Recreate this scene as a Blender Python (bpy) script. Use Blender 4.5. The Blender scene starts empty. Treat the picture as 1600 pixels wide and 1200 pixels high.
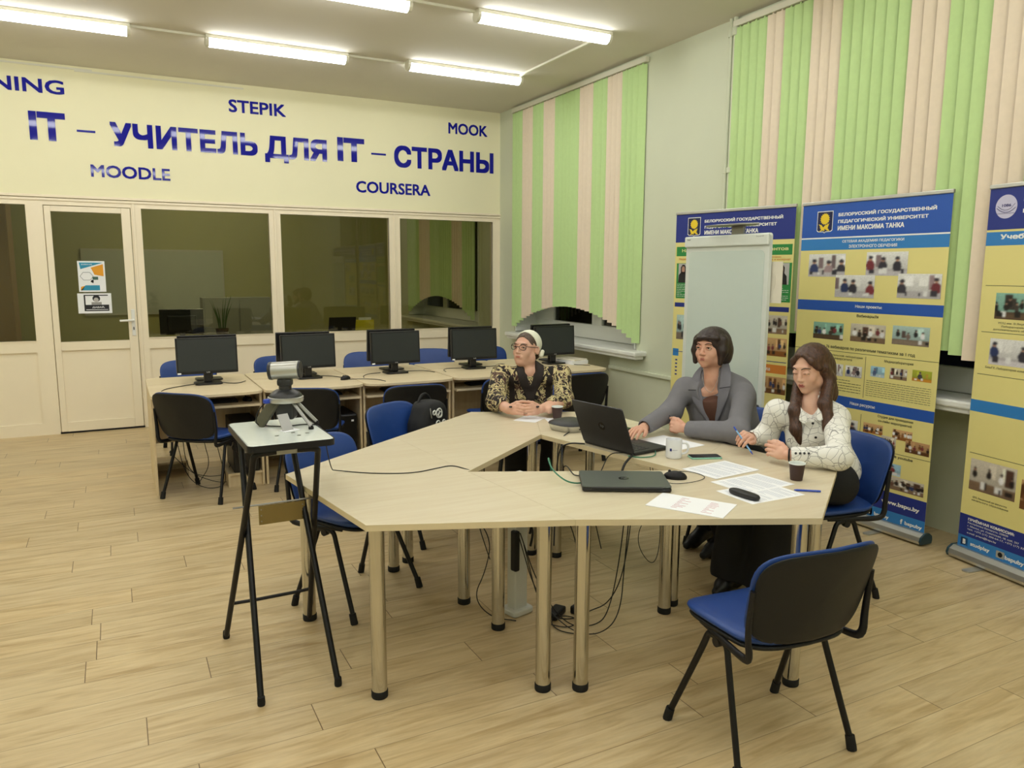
import bpy, bmesh, math, random
import numpy as np
from mathutils import Vector, Matrix, Euler
random.seed(7)
C = bpy.context.scene
COL = C.collection
PI = math.pi

# ---------------------------------------------------------------- camera
cam_data = bpy.data.cameras.new('camera')
cam_data.sensor_fit = 'HORIZONTAL'
cam_data.sensor_width = 36.0
cam_data.lens = 36.0 * 1190.8 / 1600.0
cam_data.clip_start = 0.05
cam = bpy.data.objects.new('camera', cam_data)
COL.objects.link(cam)
_yaw, _pitch, _roll = 4.79743525e-01, -1.47379086e-01, 5.22857668e-03
_f = Vector((math.sin(_yaw) * math.cos(_pitch), math.cos(_yaw) * math.cos(_pitch), math.sin(_pitch)))
_r = _f.cross(Vector((0, 0, 1))).normalized()
_u = _r.cross(_f)
_r2 = _r * math.cos(_roll) + _u * math.sin(_roll)
_u2 = _u * math.cos(_roll) - _r * math.sin(_roll)
cam.matrix_world = Matrix(((_r2.x, _u2.x, -_f.x, 0.0), (_r2.y, _u2.y, -_f.y, 0.0), (_r2.z, _u2.z, -_f.z, 1.65), (0, 0, 0, 1)))
C.camera = cam

# ---------------------------------------------------------------- world, exposure
w = bpy.data.worlds.new('night'); C.world = w
w.use_nodes = True
w.node_tree.nodes['Background'].inputs[0].default_value = (0.05, 0.07, 0.12, 1)
w.node_tree.nodes['Background'].inputs[1].default_value = 0.02
C.view_settings.view_transform = 'Standard'
C.view_settings.look = 'None'
C.view_settings.gamma = 1
C.view_settings.exposure = 1.18
LAMP_STRENGTH = 9.0
C.cycles.max_bounces = 8
C.cycles.use_denoising = True
C.cycles.sample_clamp_indirect = 6.0

# ---------------------------------------------------------------- materials
def lin(c):
    if isinstance(c, str):
        c = tuple(int(c[i:i + 2], 16) / 255 for i in (0, 2, 4))
    return tuple((x / 12.92 if x <= 0.04045 else ((x + 0.055) / 1.055) ** 2.4) for x in c)
_mats = {}
def M(name, col, rough=0.5, metal=0.0, var=0.05, scale=18.0, bump=0.0, bscale=200.0, coat=0.0, spec=0.5, emit=None, es=0.0, sheen=0.0):
    if name in _mats: return _mats[name]
    m = bpy.data.materials.new(name); m.use_nodes = True
    nt = m.node_tree; b = nt.nodes['Principled BSDF']
    c = lin(col)
    tc = nt.nodes.new('ShaderNodeTexCoord'); nz = nt.nodes.new('ShaderNodeTexNoise')
    nz.inputs['Scale'].default_value = scale; nz.inputs['Detail'].default_value = 3
    nt.links.new(tc.outputs['Object'], nz.inputs['Vector'])
    mr = nt.nodes.new('ShaderNodeMapRange')
    mr.inputs['To Min'].default_value = 1 - var; mr.inputs['To Max'].default_value = 1 + var
    nt.links.new(nz.outputs['Fac'], mr.inputs['Value'])
    vm = nt.nodes.new('ShaderNodeVectorMath'); vm.operation = 'SCALE'
    vm.inputs[0].default_value = c
    nt.links.new(mr.outputs[0], vm.inputs['Scale'])
    nt.links.new(vm.outputs[0], b.inputs['Base Color'])
    b.inputs['Roughness'].default_value = rough; b.inputs['Metallic'].default_value = metal
    b.inputs['Specular IOR Level'].default_value = spec
    b.inputs['Coat Weight'].default_value = coat
    b.inputs['Sheen Weight'].default_value = sheen
    if emit:
        b.inputs['Emission Color'].default_value = (*lin(emit), 1); b.inputs['Emission Strength'].default_value = es
    if bump:
        n2 = nt.nodes.new('ShaderNodeTexNoise'); n2.inputs['Scale'].default_value = bscale
        nt.links.new(tc.outputs['Object'], n2.inputs['Vector'])
        bp = nt.nodes.new('ShaderNodeBump'); bp.inputs['Strength'].default_value = bump; bp.inputs['Distance'].default_value = 0.002
        nt.links.new(n2.outputs['Fac'], bp.inputs['Height']); nt.links.new(bp.outputs['Normal'], b.inputs['Normal'])
    _mats[name] = m
    return m

class NT:
    """small helper for node graphs"""
    def __init__(s, name):
        s.m = bpy.data.materials.new(name); s.m.use_nodes = True
        s.nt = s.m.node_tree; s.b = s.nt.nodes['Principled BSDF']
    def n(s, t, **kw):
        x = s.nt.nodes.new(t)
        for k, v in kw.items(): setattr(x, k, v)
        return x
    def l(s, a, b): s.nt.links.new(a, b)
    def math(s, op, a, b=None, c=None):
        x = s.n('ShaderNodeMath', operation=op)
        for i, v in enumerate((a, b, c)):
            if v is None: continue
            if isinstance(v, (int, float)): x.inputs[i].default_value = v
            else: s.l(v, x.inputs[i])
        return x.outputs[0]
    def mix(s, fac, a, b, blend='MIX'):
        x = s.n('ShaderNodeMix', data_type='RGBA', blend_type=blend)
        for i, v in ((0, fac), (6, a), (7, b)):
            if isinstance(v, (int, float)): x.inputs[i].default_value = v
            elif isinstance(v, tuple): x.inputs[i].default_value = (*v, 1)
            else: s.l(v, x.inputs[i])
        return x.outputs[2]
    def ramp(s, fac, stops, interp='LINEAR'):
        x = s.n('ShaderNodeValToRGB'); x.color_ramp.interpolation = interp
        e = x.color_ramp.elements
        while len(e) < len(stops): e.new(0.5)
        for i, (p, c) in enumerate(stops):
            e[i].position = p; e[i].color = (*c, 1)
        s.l(fac, x.inputs[0]); return x.outputs[0]

def floor_material():
    g = NT('laminate_floor')
    tc = g.n('ShaderNodeTexCoord'); sp = g.n('ShaderNodeSeparateXYZ'); g.l(tc.outputs['Object'], sp.inputs[0])
    W, L = 0.188, 1.29
    yy = g.math('DIVIDE', g.math('SUBTRACT', sp.outputs[1], 0.316), W)
    row = g.math('FLOOR', yy); fy = g.math('FRACT', yy)
    wn = g.n('ShaderNodeTexWhiteNoise', noise_dimensions='1D'); g.l(row, wn.inputs['W'])
    xx = g.math('ADD', g.math('DIVIDE', sp.outputs[0], L), g.math('MULTIPLY', wn.outputs['Value'], 5.0))
    pid = g.math('FLOOR', xx); fx = g.math('FRACT', xx)
    cmb = g.n('ShaderNodeCombineXYZ'); g.l(row, cmb.inputs[0]); g.l(pid, cmb.inputs[1])
    wn2 = g.n('ShaderNodeTexWhiteNoise', noise_dimensions='3D'); g.l(cmb.outputs[0], wn2.inputs['Vector'])
    # grain coordinates: stretched along the plank, shifted per plank
    gx = g.math('ADD', g.math('MULTIPLY', sp.outputs[0], 1.6), g.math('MULTIPLY', wn2.outputs['Value'], 40.0))
    gy = g.math('MULTIPLY', sp.outputs[1], 14.0)
    gv = g.n('ShaderNodeCombineXYZ'); g.l(gx, gv.inputs[0]); g.l(gy, gv.inputs[1]); g.l(g.math('MULTIPLY', wn2.outputs['Value'], 9.0), gv.inputs[2])
    n1 = g.n('ShaderNodeTexNoise'); n1.inputs['Scale'].default_value = 1.3; n1.inputs['Detail'].default_value = 6; n1.inputs['Distortion'].default_value = 1.2
    g.l(gv.outputs[0], n1.inputs['Vector'])
    n2 = g.n('ShaderNodeTexNoise'); n2.inputs['Scale'].default_value = 7.0; n2.inputs['Detail'].default_value = 5
    g.l(gv.outputs[0], n2.inputs['Vector'])
    base = g.ramp(n1.outputs['Fac'], [(0.25, lin('b0966a')), (0.48, lin('cab48a')), (0.75, lin('d7c49c'))])
    fine = g.ramp(n2.outputs['Fac'], [(0.3, (0.92, 0.92, 0.92)), (0.6, (1.03, 1.03, 1.03))])
    col = g.mix(1.0, base, fine, 'MULTIPLY')
    tint = g.ramp(wn2.outputs['Value'], [(0.0, (0.93, 0.92, 0.90)), (0.5, (1, 1, 1)), (1.0, (1.04, 1.02, 0.98))])
    col = g.mix(1.0, col, tint, 'MULTIPLY')
    gr1 = g.math('LESS_THAN', fy, 0.016); gr2 = g.math('LESS_THAN', fx, 0.0028)
    gr = g.math('MAXIMUM', g.math('MULTIPLY', gr1, 0.55), g.math('MULTIPLY', gr2, 0.85))
    col = g.mix(gr, col, lin('5c4426'))
    g.l(col, g.b.inputs['Base Color'])
    g.l(g.math('ADD', g.math('MULTIPLY', n2.outputs['Fac'], 0.16), 0.27), g.b.inputs['Roughness'])
    bp = g.n('ShaderNodeBump'); bp.inputs['Strength'].default_value = 0.25; bp.inputs['Distance'].default_value = 0.002
    g.l(g.math('SUBTRACT', n2.outputs['Fac'], g.math('MULTIPLY', gr, 2.0)), bp.inputs['Height'])
    g.l(bp.outputs['Normal'], g.b.inputs['Normal'])
    return g.m

def woodgrain(name, c0, c1, axis=0, rough=0.38):
    g = NT(name)
    tc = g.n('ShaderNodeTexCoord'); mp = g.n('ShaderNodeMapping'); g.l(tc.outputs['Object'], mp.inputs[0])
    s = [22.0, 22.0, 22.0]; s[axis] = 1.3; mp.inputs['Scale'].default_value = s
    n1 = g.n('ShaderNodeTexNoise'); n1.inputs['Scale'].default_value = 1.5; n1.inputs['Detail'].default_value = 5; n1.inputs['Distortion'].default_value = 0.6
    g.l(mp.outputs[0], n1.inputs['Vector'])
    col = g.ramp(n1.outputs['Fac'], [(0.3, lin(c0)), (0.65, lin(c1))])
    g.l(col, g.b.inputs['Base Color']); g.b.inputs['Roughness'].default_value = rough
    return g.m

PICT = None
def pict_material():
    global PICT
    if PICT is None:
        g = NT('printed_photograph'); at = g.n('ShaderNodeVertexColor', layer_name='print'); no = g.n('ShaderNodeTexNoise'); no.inputs['Scale'].default_value = 400
        g.l(g.mix(.06, at.outputs[0], no.outputs['Color'], 'OVERLAY'), g.b.inputs['Base Color']); g.b.inputs['Roughness'].default_value = .45; PICT = g.m
    return PICT
PAL = dict(room=('d8d0c0', '6a4a3c', '241c1c', '8a7058'), warm=('caa070', '7a4a24', '2a1712', '6b4424'), cool=('b9d4d0', '6c5a54', '1d1d22', '8a7a6a'), white=('eeeeec', '9a8488', '33303c', 'c8c4c8'),
           lime=('b5bd3c', 'c9a23e', '4a4650', 'd0902c'), night=('8fc0b0', '3c342e', '17130f', '5a4632'), blue=('a9d4ea', '6f97b8', '4a5a80', 'c0d4e0'), sepia=('e0b480', '8a5a34', '2b1c14', 'a0642c'))
def paint(kind, seed, W=46, H=30):
    """a small printed snapshot: wall with bright windows, a row of people, a table or desk in front"""
    rng = np.random.RandomState(seed); L = [np.array(lin(c)) for c in PAL[kind]]
    Y, X = np.mgrid[0:H, 0:W].astype(float); X /= W - 1; Y = Y / (H - 1); A = W / H
    im = np.ones((H, W, 3)) * L[0] * (0.55 + 0.4 * Y[..., None])
    for k in range(rng.randint(1, 4)):
        cx, w_ = rng.uniform(.05, .95), rng.uniform(.05, .13); m = (abs(X - cx) < w_) & (Y > .5) & (Y < .93); im[m] = np.minimum(L[0] * rng.uniform(.9, 1.5), .92)
    for k in range(rng.randint(1, 3)):
        cx, w_ = rng.uniform(0, 1), rng.uniform(.04, .1); m = (abs(X - cx) < w_) & (Y > .35) & (Y < rng.uniform(.7, 1)); im[m] = L[1] * rng.uniform(.5, 1)
    im[Y < .3] = L[3] * .8
    n = rng.randint(1, 4) if kind in ('white', 'blue', 'lime') else rng.randint(4, 9); skin = np.array(lin('c89a80'))
    sz = (.95 if n < 4 else .55) * rng.uniform(.85, 1.1)
    for k in range(n):
        cx = (k + .5 + rng.uniform(-.3, .3)) / n; top = rng.uniform(.58, .78); r = .085 * sz
        cloth = [L[2], L[1], np.array(lin('e8e8ea')), np.array(lin('7a2f38')), np.array(lin('2c3a66'))][rng.choice(5, p=[.45, .2, .15, .1, .1])]
        m = (((X - cx) * A / (r * 2.1)) ** 2 + ((Y - (top - r * 4)) / (r * 3.2)) ** 2 < 1); im[m] = cloth * rng.uniform(.8, 1.2)
        m = (((X - cx) * A / r) ** 2 + ((Y - top) / (r * 1.25)) ** 2 < 1); im[m] = skin * rng.uniform(.7, 1.1)
        m = (((X - cx) * A / (r * 1.15)) ** 2 + ((Y - top - r * .45) / (r * 1.0)) ** 2 < 1); im[m] = L[2]
    s0 = rng.uniform(-.15, .15); m = Y < .2 + s0 * (X - .5); im[m] = L[3] * rng.uniform(.7, 1.2)
    for k in range(rng.randint(2, 6)):
        cx, w_ = rng.uniform(0, 1), rng.uniform(.02, .08); m = (abs(X - cx) < w_) & (Y > .1) & (Y < rng.uniform(.2, .34)); im[m] = [L[2], np.array(lin('e4e4e4'))][rng.randint(2)]
    k3 = np.array([.2, .6, .2]); im = np.apply_along_axis(lambda v: np.convolve(np.pad(v, 1, mode='edge'), k3, 'valid'), 0, im); im = np.apply_along_axis(lambda v: np.convolve(np.pad(v, 1, mode='edge'), k3, 'valid'), 1, im)
    return np.clip(im * (1 + .05 * rng.randn(H, W, 1)), 0, 1)
def picture(name, x0, x1, z0, z1, key, parent, y):
    im = paint(*key); H, W = im.shape[:2]
    xs = np.linspace(x0, x1, W); zs = np.linspace(z0, z1, H)
    co = np.stack([np.tile(xs, H), np.full(W * H, y), np.repeat(zs, W)], 1)
    fs = [(j * W + i, j * W + i + 1, (j + 1) * W + i + 1, (j + 1) * W + i) for j in range(H - 1) for i in range(W - 1)]
    me = bpy.data.meshes.new(name); me.from_pydata(co.tolist(), [], fs)
    ca = me.color_attributes.new('print', 'FLOAT_COLOR', 'POINT'); ca.data.foreach_set('color', np.concatenate([im.reshape(-1, 3), np.ones((W * H, 1))], 1).astype(np.float32).ravel())
    return link(name, me, pict_material(), parent, 0)

# ---------------------------------------------------------------- mesh builder
class MB:
    def __init__(s): s.bm = bmesh.new(); s.X = Matrix.Identity(4)
    def _merge(s, b):
        b.transform(s.X)
        me = bpy.data.meshes.new('t'); b.to_mesh(me); b.free(); s.bm.from_mesh(me); bpy.data.meshes.remove(me)
    def box(s, c, d, rot=(0, 0, 0), bev=0.0, seg=2):
        b = bmesh.new(); bmesh.ops.create_cube(b, size=1)
        for v in b.verts: v.co = Vector((v.co.x * d[0], v.co.y * d[1], v.co.z * d[2]))
        if bev > 0: bmesh.ops.bevel(b, geom=list(b.edges), offset=min(bev, min(d) * 0.49), segments=seg, affect='EDGES', profile=0.5)
        b.transform(Matrix.Translation(c) @ Euler(rot).to_matrix().to_4x4())
        s._merge(b); return s
    def b2(s, lo, hi, bev=0.0, seg=2):
        return s.box([(a + b) / 2 for a, b in zip(lo, hi)], [abs(b - a) for a, b in zip(lo, hi)], bev=bev, seg=seg)
    def tube(s, pts, r, seg=10, smooth=0, flat=1.0, up=None):
        P = [Vector(p) for p in pts]
        R = list(r) if isinstance(r, (list, tuple)) else [r] * len(P)
        for _ in range(smooth):      # corner cutting that keeps the end points
            Q, S = [P[0]], [R[0]]
            for i in range(len(P) - 1):
                Q += [P[i].lerp(P[i + 1], .25), P[i].lerp(P[i + 1], .75)]; S += [R[i] * .75 + R[i + 1] * .25, R[i] * .25 + R[i + 1] * .75]
            Q.append(P[-1]); S.append(R[-1]); P, R = Q, S
        b = bmesh.new(); rings = []
        t0 = (P[1] - P[0]).normalized()
        a = Vector(up) if up else (Vector((0, 0, 1)) if abs(t0.z) < .9 else Vector((1, 0, 0)))
        n = (a - t0 * a.dot(t0)).normalized()
        for i, p in enumerate(P):
            t = ((P[min(i + 1, len(P) - 1)] - P[max(i - 1, 0)])).normalized()
            n = (n - t * n.dot(t)).normalized(); q = t.cross(n)
            rings.append([b.verts.new(p + n * (math.cos(2 * PI * k / seg) * R[i]) + q * (math.sin(2 * PI * k / seg) * R[i] * flat)) for k in range(seg)])
        for A, B in zip(rings, rings[1:]):
            for k in range(seg): b.faces.new((A[k], A[(k + 1) % seg], B[(k + 1) % seg], B[k]))
        b.faces.new(rings[0][::-1]); b.faces.new(rings[-1])
        s._merge(b); return s
    def lathe(s, prof, c=(0, 0, 0), seg=24, rot=(0, 0, 0), cap=True):
        b = bmesh.new(); rings = []
        for r, z in prof:
            rings.append([b.verts.new((r * math.cos(2 * PI * k / seg), r * math.sin(2 * PI * k / seg), z)) for k in range(seg)])
        for A, B in zip(rings, rings[1:]):
            for k in range(seg): b.faces.new((A[k], A[(k + 1) % seg], B[(k + 1) % seg], B[k]))
        if cap: b.faces.new(rings[0][::-1]); b.faces.new(rings[-1])
        b.transform(Matrix.Translation(c) @ Euler(rot).to_matrix().to_4x4())
        s._merge(b); return s
    def prism(s, poly, z0, z1, bev=0.0):
        b = bmesh.new()
        vs = [b.verts.new((p[0], p[1], z0)) for p in poly]; f = b.faces.new(vs)
        r = bmesh.ops.extrude_face_region(b, geom=[f])
        for v in [g for g in r['geom'] if isinstance(g, bmesh.types.BMVert)]: v.co.z = z1
        bmesh.ops.recalc_face_normals(b, faces=b.faces)
        if bev: bmesh.ops.bevel(b, geom=list(b.edges), offset=bev, segments=1, affect='EDGES')
        s._merge(b); return s
    def grid(s, rows, thick=0.0, close=False):
        """rows of points -> surface; thick adds a second side along the normals"""
        b = bmesh.new(); V = [[b.verts.new(p) for p in r] for r in rows]
        for A, B in zip(V, V[1:]):
            for k in range(len(A) - 1): b.faces.new((A[k], A[k + 1], B[k + 1], B[k]))
        bmesh.ops.recalc_face_normals(b, faces=b.faces)
        if thick: bmesh.ops.solidify(b, geom=list(b.faces), thickness=thick)
        s._merge(b); return s
    def build(s, name, mat, parent=None, smooth=None, loc=None, rotz=None, kind=None):
        bm = s.bm
        bmesh.ops.recalc_face_normals(bm, faces=bm.faces)
        me = bpy.data.meshes.new(name); bm.to_mesh(me); bm.free()
        return link(name, me, mat, parent, smooth if smooth is not None else 40, loc, rotz, kind)

def link(name, me, mat, parent=None, smooth=40, loc=None, rotz=None, kind=None):
    me.materials.append(mat)
    if smooth:
        me.polygons.foreach_set('use_smooth', [True] * len(me.polygons))
        if smooth < 180:
            try: me.set_sharp_from_angle(angle=math.radians(smooth))
            except Exception: pass
    o = bpy.data.objects.new(name, me); COL.objects.link(o)
    if parent: o.parent = parent
    if loc is not None: o.location = loc
    if rotz is not None: o.rotation_euler = (0, 0, rotz)
    if kind: o['kind'] = kind
    return o

def tag(o, label, cat, group=None):
    o['label'] = label; o['category'] = cat
    if group: o['group'] = group
    return o
def thing(name, label, cat, loc=(0, 0, 0), rotz=0.0, group=None):
    o = bpy.data.objects.new(name, None); COL.objects.link(o)
    o.empty_display_size = 0.1
    o.location = loc; o.rotation_euler = (0, 0, rotz)
    return tag(o, label, cat, group)
def plab(o, label): o['label'] = label; return o
_kids = {}
def kids(o): return [c for c in bpy.data.objects if c.parent == o]
def dup(root, loc, rotz, label):
    r = root.copy(); COL.objects.link(r); r.location = loc; r.rotation_euler = (0, 0, rotz); r['label'] = label
    for ch in kids(root):
        c = ch.copy(); COL.objects.link(c); c.parent = r
        for gch in kids(ch):
            d = gch.copy(); COL.objects.link(d); d.parent = c
    return r
def face(fx, fy): return math.atan2(-fx, fy)        # rotation that turns local +Y to (fx, fy)

from mathutils.geometry import delaunay_2d_cdt
_tm = {}
def text_mesh(s, res=3):
    """filled letter shapes as (points, triangles): outlines triangulated, kept where the winding number is not zero"""
    if s in _tm: return _tm[s]
    cu = bpy.data.curves.new('t', 'FONT'); cu.body = s; cu.size = 1.0; cu.resolution_u = res; cu.fill_mode = 'NONE'
    o = bpy.data.objects.new('t', cu); COL.objects.link(o)
    dg = bpy.context.evaluated_depsgraph_get(); dg.update()
    me = bpy.data.meshes.new_from_object(o.evaluated_get(dg))
    bpy.data.objects.remove(o); bpy.data.curves.remove(cu)
    P = [Vector((v.co.x, v.co.y)) for v in me.vertices]; nb = {}
    for e in me.edges:
        i, j = e.vertices; nb.setdefault(i, []).append(j); nb.setdefault(j, []).append(i)
    bpy.data.meshes.remove(me)
    loops = []; seen = set()
    for i in range(len(P)):
        if i in seen or i not in nb: continue
        lp = [i]; seen.add(i)
        cur = i + 1 if (i + 1) in nb[i] else nb[i][0]
        while cur not in seen:
            seen.add(cur); lp.append(cur); nx = [k for k in nb[cur] if k not in seen]
            if not nx: break
            cur = nx[0]
        loops.append(lp)
    pts, tris = [], []
    # letters one by one: loops whose x ranges touch belong together
    box = [(min(P[i].x for i in lp), max(P[i].x for i in lp), lp) for lp in loops]; box.sort(key=lambda q: q[0])
    clus = []
    for x0, x1, lp in box:
        if clus and x0 <= clus[-1][0] + 1e-4: clus[-1][1].append(lp); clus[-1][0] = max(clus[-1][0], x1)
        else: clus.append([x1, [lp]])
    for _, lps in clus:
        vs, ed, seg = [], [], []
        for lp in lps:
            b0 = len(vs); vs += [P[i] for i in lp]; n = len(lp); ed += [(b0 + k, b0 + (k + 1) % n) for k in range(n)]
            seg += [(P[lp[k]], P[lp[(k + 1) % n]]) for k in range(n)]
        V, E_, F_, *_r = delaunay_2d_cdt(vs, ed, [], 0, 1e-6)
        A = np.array([[a.x, a.y, c.x, c.y] for a, c in seg]); base = len(pts); pts += [(v.x, v.y) for v in V]
        for f in F_:
            cx = sum(V[i].x for i in f) / 3; cy = sum(V[i].y for i in f) / 3
            up = (A[:, 1] <= cy) & (A[:, 3] > cy); dn = (A[:, 1] > cy) & (A[:, 3] <= cy)
            with np.errstate(divide='ignore', invalid='ignore'): xi = A[:, 0] + (cy - A[:, 1]) / (A[:, 3] - A[:, 1]) * (A[:, 2] - A[:, 0])
            if (up & (xi > cx)).sum() - (dn & (xi > cx)).sum() != 0: tris.append([base + i for i in f])
    used = sorted({i for t_ in tris for i in t_}); mp = {i: k for k, i in enumerate(used)}
    _tm[s] = (np.array([pts[i] for i in used]), [[mp[i] for i in t_] for t_ in tris])
    return _tm[s]
def text(name, s, x0, x1, z0, z1, mat, parent=None, y=0.0, thick=0.0006, bold=0.0, keep=False, italic=0.0):
    """lettering standing in the local xz plane, stretched to the box x0..x1, z0..z1 (front towards -y)"""
    a, F = text_mesh(s); lo, hi = a.min(0), a.max(0)
    ex = max(hi[0] - lo[0], 1e-6); ez = max(hi[1] - lo[1], 1e-6)
    bx = bold * (x1 - x0) / ex; bz = min(bold * (z1 - z0) / ez, .1 * (z1 - z0))
    sx = (x1 - x0 - 2 * bx) / ex; sz = (z1 - z0 - 2 * bz) / ez
    bm = bmesh.new()
    vs = [bm.verts.new((x0 + bx + (p[0] - lo[0]) * sx + italic * (p[1] - lo[1]) * sz, y, z0 + bz + (p[1] - lo[1]) * sz)) for p in a]
    for f in F:
        try: bm.faces.new([vs[i] for i in f])
        except ValueError: pass
    bmesh.ops.recalc_face_normals(bm, faces=bm.faces)
    r = bmesh.ops.extrude_face_region(bm, geom=list(bm.faces))
    for v in [g for g in r['geom'] if isinstance(g, bmesh.types.BMVert)]: v.co.y = y - thick
    bmesh.ops.recalc_face_normals(bm, faces=bm.faces)
    if bold:      # heavier strokes: the same letters stamped again a little to each side
        one = bpy.data.meshes.new('t'); bm.to_mesh(one); bm.clear()
        for k, (dx, dz) in enumerate(((-1, -1), (-1, 1), (1, -1), (1, 1), (-1, 0), (1, 0))):
            n0 = len(bm.verts); bm.from_mesh(one); bm.verts.ensure_lookup_table()
            for v in bm.verts[n0:]: v.co.x += dx * bx; v.co.z += dz * bz; v.co.y -= k * thick * 0.03
        bpy.data.meshes.remove(one)
    me = bpy.data.meshes.new(name); bm.to_mesh(me); bm.free()
    return link(name, me, mat, parent, 0)
# ---------------------------------------------------------------- shared materials
WALLG = M('wall_green', 'd5dac2', 0.75, var=0.025, scale=3.0, bump=0.05, bscale=90)
CREAM = M('wall_cream', 'f3eeca', 0.7, var=0.02, scale=3.0)
CEIL = M('ceiling_paint', 'e2ddd0', 0.85, var=0.03, scale=2.0)
UPVC = M('white_upvc', 'f6ead0', 0.35, var=0.015, scale=6)
UPVC2 = M('window_upvc', 'eef0ea', 0.3, var=0.015, scale=6)
TRIMW = M('white_trim', 'e4e2d0', 0.45, var=0.02)
ROOM2 = M('office_wall', 'aead78', 0.8, var=0.04, scale=2)
BLACKP = M('black_plastic', '121215', 0.45, var=0.08, spec=.35)
BLACKM = M('black_metal', '0c0c0f', 0.38, var=0.08, spec=.35)
RUBBER = M('rubber', '0c0c0c', 0.8)
CHROME = M('chrome', 'c9c6bd', 0.13, metal=1.0, var=0.02)
STEEL = M('brushed_steel', '9c9c98', 0.35, metal=1.0, var=0.04)
ALU = M('aluminium', 'c4c4be', 0.38, metal=0.85, var=0.03)
WHITEP = M('white_plastic', 'e9e9e4', 0.35, var=0.02)
PAPER = M('paper', 'f1f3f6', 0.7, var=0.01)
INKBLUE = M('sign_blue', '1a1d98', 0.04, var=0.03, spec=0.3)
DESK = woodgrain('desk_laminate', 'dcc9a4', 'e5d5b3', 0, 0.42)
DESKV = woodgrain('desk_laminate_upright', 'd8c198', 'e2cfa9', 2, 0.45)
TABLE = woodgrain('table_laminate', 'd2c4a6', 'dacfb4', 0, 0.3)
TABLE_EDGE = M('table_edge_band', 'd9c9a4', 0.45)
BLUEL = M('blue_leatherette', '1d4186', 0.42, var=0.06, bump=0.08, bscale=500)
CABLEB = M('black_cable', '0d0d0e', 0.5)
GREENC = M('green_cable', '2f7a5e', 0.45)

def glass_mat(name, tint, ior=1.5):
    g = NT(name); nt = g.nt; nt.nodes.remove(g.b)
    out = nt.nodes['Material Output']
    fr = g.n('ShaderNodeFresnel'); fr.inputs['IOR'].default_value = ior
    tr = g.n('ShaderNodeBsdfTransparent'); tr.inputs[0].default_value = (*tint, 1)
    gl = g.n('ShaderNodeBsdfGlossy'); gl.inputs['Roughness'].default_value = 0.01
    mx = g.n('ShaderNodeMixShader'); g.l(fr.outputs[0], mx.inputs[0]); g.l(tr.outputs[0], mx.inputs[1]); g.l(gl.outputs[0], mx.inputs[2])
    g.l(mx.outputs[0], out.inputs[0]); return g.m
GLASS = glass_mat('office_glass', (0.8, 0.81, 0.72))
NIGHTGLASS = glass_mat('night_window_glass', (0.5, 0.52, 0.5))

# ---------------------------------------------------------------- room shell
YB, XW, ZC = 8.77, 4.38, 3.575
def struct(o): o['kind'] = 'structure'; return o
struct(MB().b2((-3.4, -2.6, -0.1), (4.95, 13.2, 0)).build('floor', floor_material(), smooth=0))
struct(MB().b2((-3.4, -2.6, ZC), (4.95, 13.2, ZC + 0.12)).build('ceiling', CEIL, smooth=0))
wr = MB()
for y0, y1 in ((-2.6, 1.2), (4.66, 5.86), (8.36, 9.4), (12.2, 13.2)): wr.b2((XW, y0, 0), (4.95, y1, ZC))
for y0, y1, n0, n1 in ((1.2, 4.66, 1.3, 4.4), (5.86, 8.36, 6.3, 8.3), (9.4, 12.2, 9.6, 12.0)):
    wr.b2((XW, y0, 3.3), (4.95, y1, ZC))                   # lintel
    wr.b2((4.67, n0, 0), (4.95, n1, 0.9))                  # niche back wall
    wr.b2((XW, y0, 0), (4.95, n0, 0.9)); wr.b2((XW, n1, 0), (4.95, y1, 0.9))
struct(wr.build('wall_right', WALLG, smooth=0))
struct(MB().b2((-3.52, -2.6, 0), (-3.4, 13.2, ZC)).build('wall_left', WALLG, smooth=0))
struct(MB().b2((-3.4, -2.72, 0), (4.95, -2.6, ZC)).build('wall_front', WALLG, smooth=0))
struct(MB().b2((-3.4, 13.2, 0), (4.95, 13.32, ZC)).build('wall_office_rear', ROOM2, smooth=0))
struct(MB().b2((-3.4, YB, 2.33), (XW, YB + 0.12, ZC)).build('wall_back', CREAM, smooth=0))
# cornice strips between the cream wall and the glazed partition
struct(MB().b2((-3.4, YB - 0.022, 2.33), (XW, YB, 2.355), 0.004).b2((-3.4, YB - 0.012, 2.30), (XW, YB, 2.325), 0.003).build('trim_1', UPVC, smooth=0))
struct(MB().b2((4.35, 4.7, 0.69), (XW, 6.28, 0.725), 0.006).build('trim_2', WALLG, smooth=0))
struct(MB().b2((-0.2, YB - 0.012, ZC - 0.05), (1.35, YB, ZC - 0.035)).b2((-3.0, YB - 0.012, ZC - 0.035), (-0.05, YB, ZC - 0.02)).build('trim_3', TRIMW, smooth=0))

# heating pipes beside the near blind
for k, (py, pr) in enumerate(((4.735, 0.014), (4.685, 0.018))):
    p = thing('wall_pipe', ('thinner white pipe on the wall, farther from the near blind', 'thicker white pipe on the wall, right against the near blind')[k], 'pipe', (XW - 0.025, py, 0))
    MB().tube([(0, 0, 0.1), (0, 0, 3.46), ], pr, 10).build('tube', WALLG, p)
    MB().lathe([(pr * 1.7, 3.44), (pr * 1.7, 3.50)], seg=12).build('coupling', WALLG, p); MB().lathe([(pr * 1.5, 2.42), (pr * 1.5, 2.46)], seg=12).build('coupling', WALLG, p)
    MB().tube([(0, 0, 3.50), (0, 0, 3.575)], pr * 1.1, 10).build('pipe_end', WALLG, p)

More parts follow.
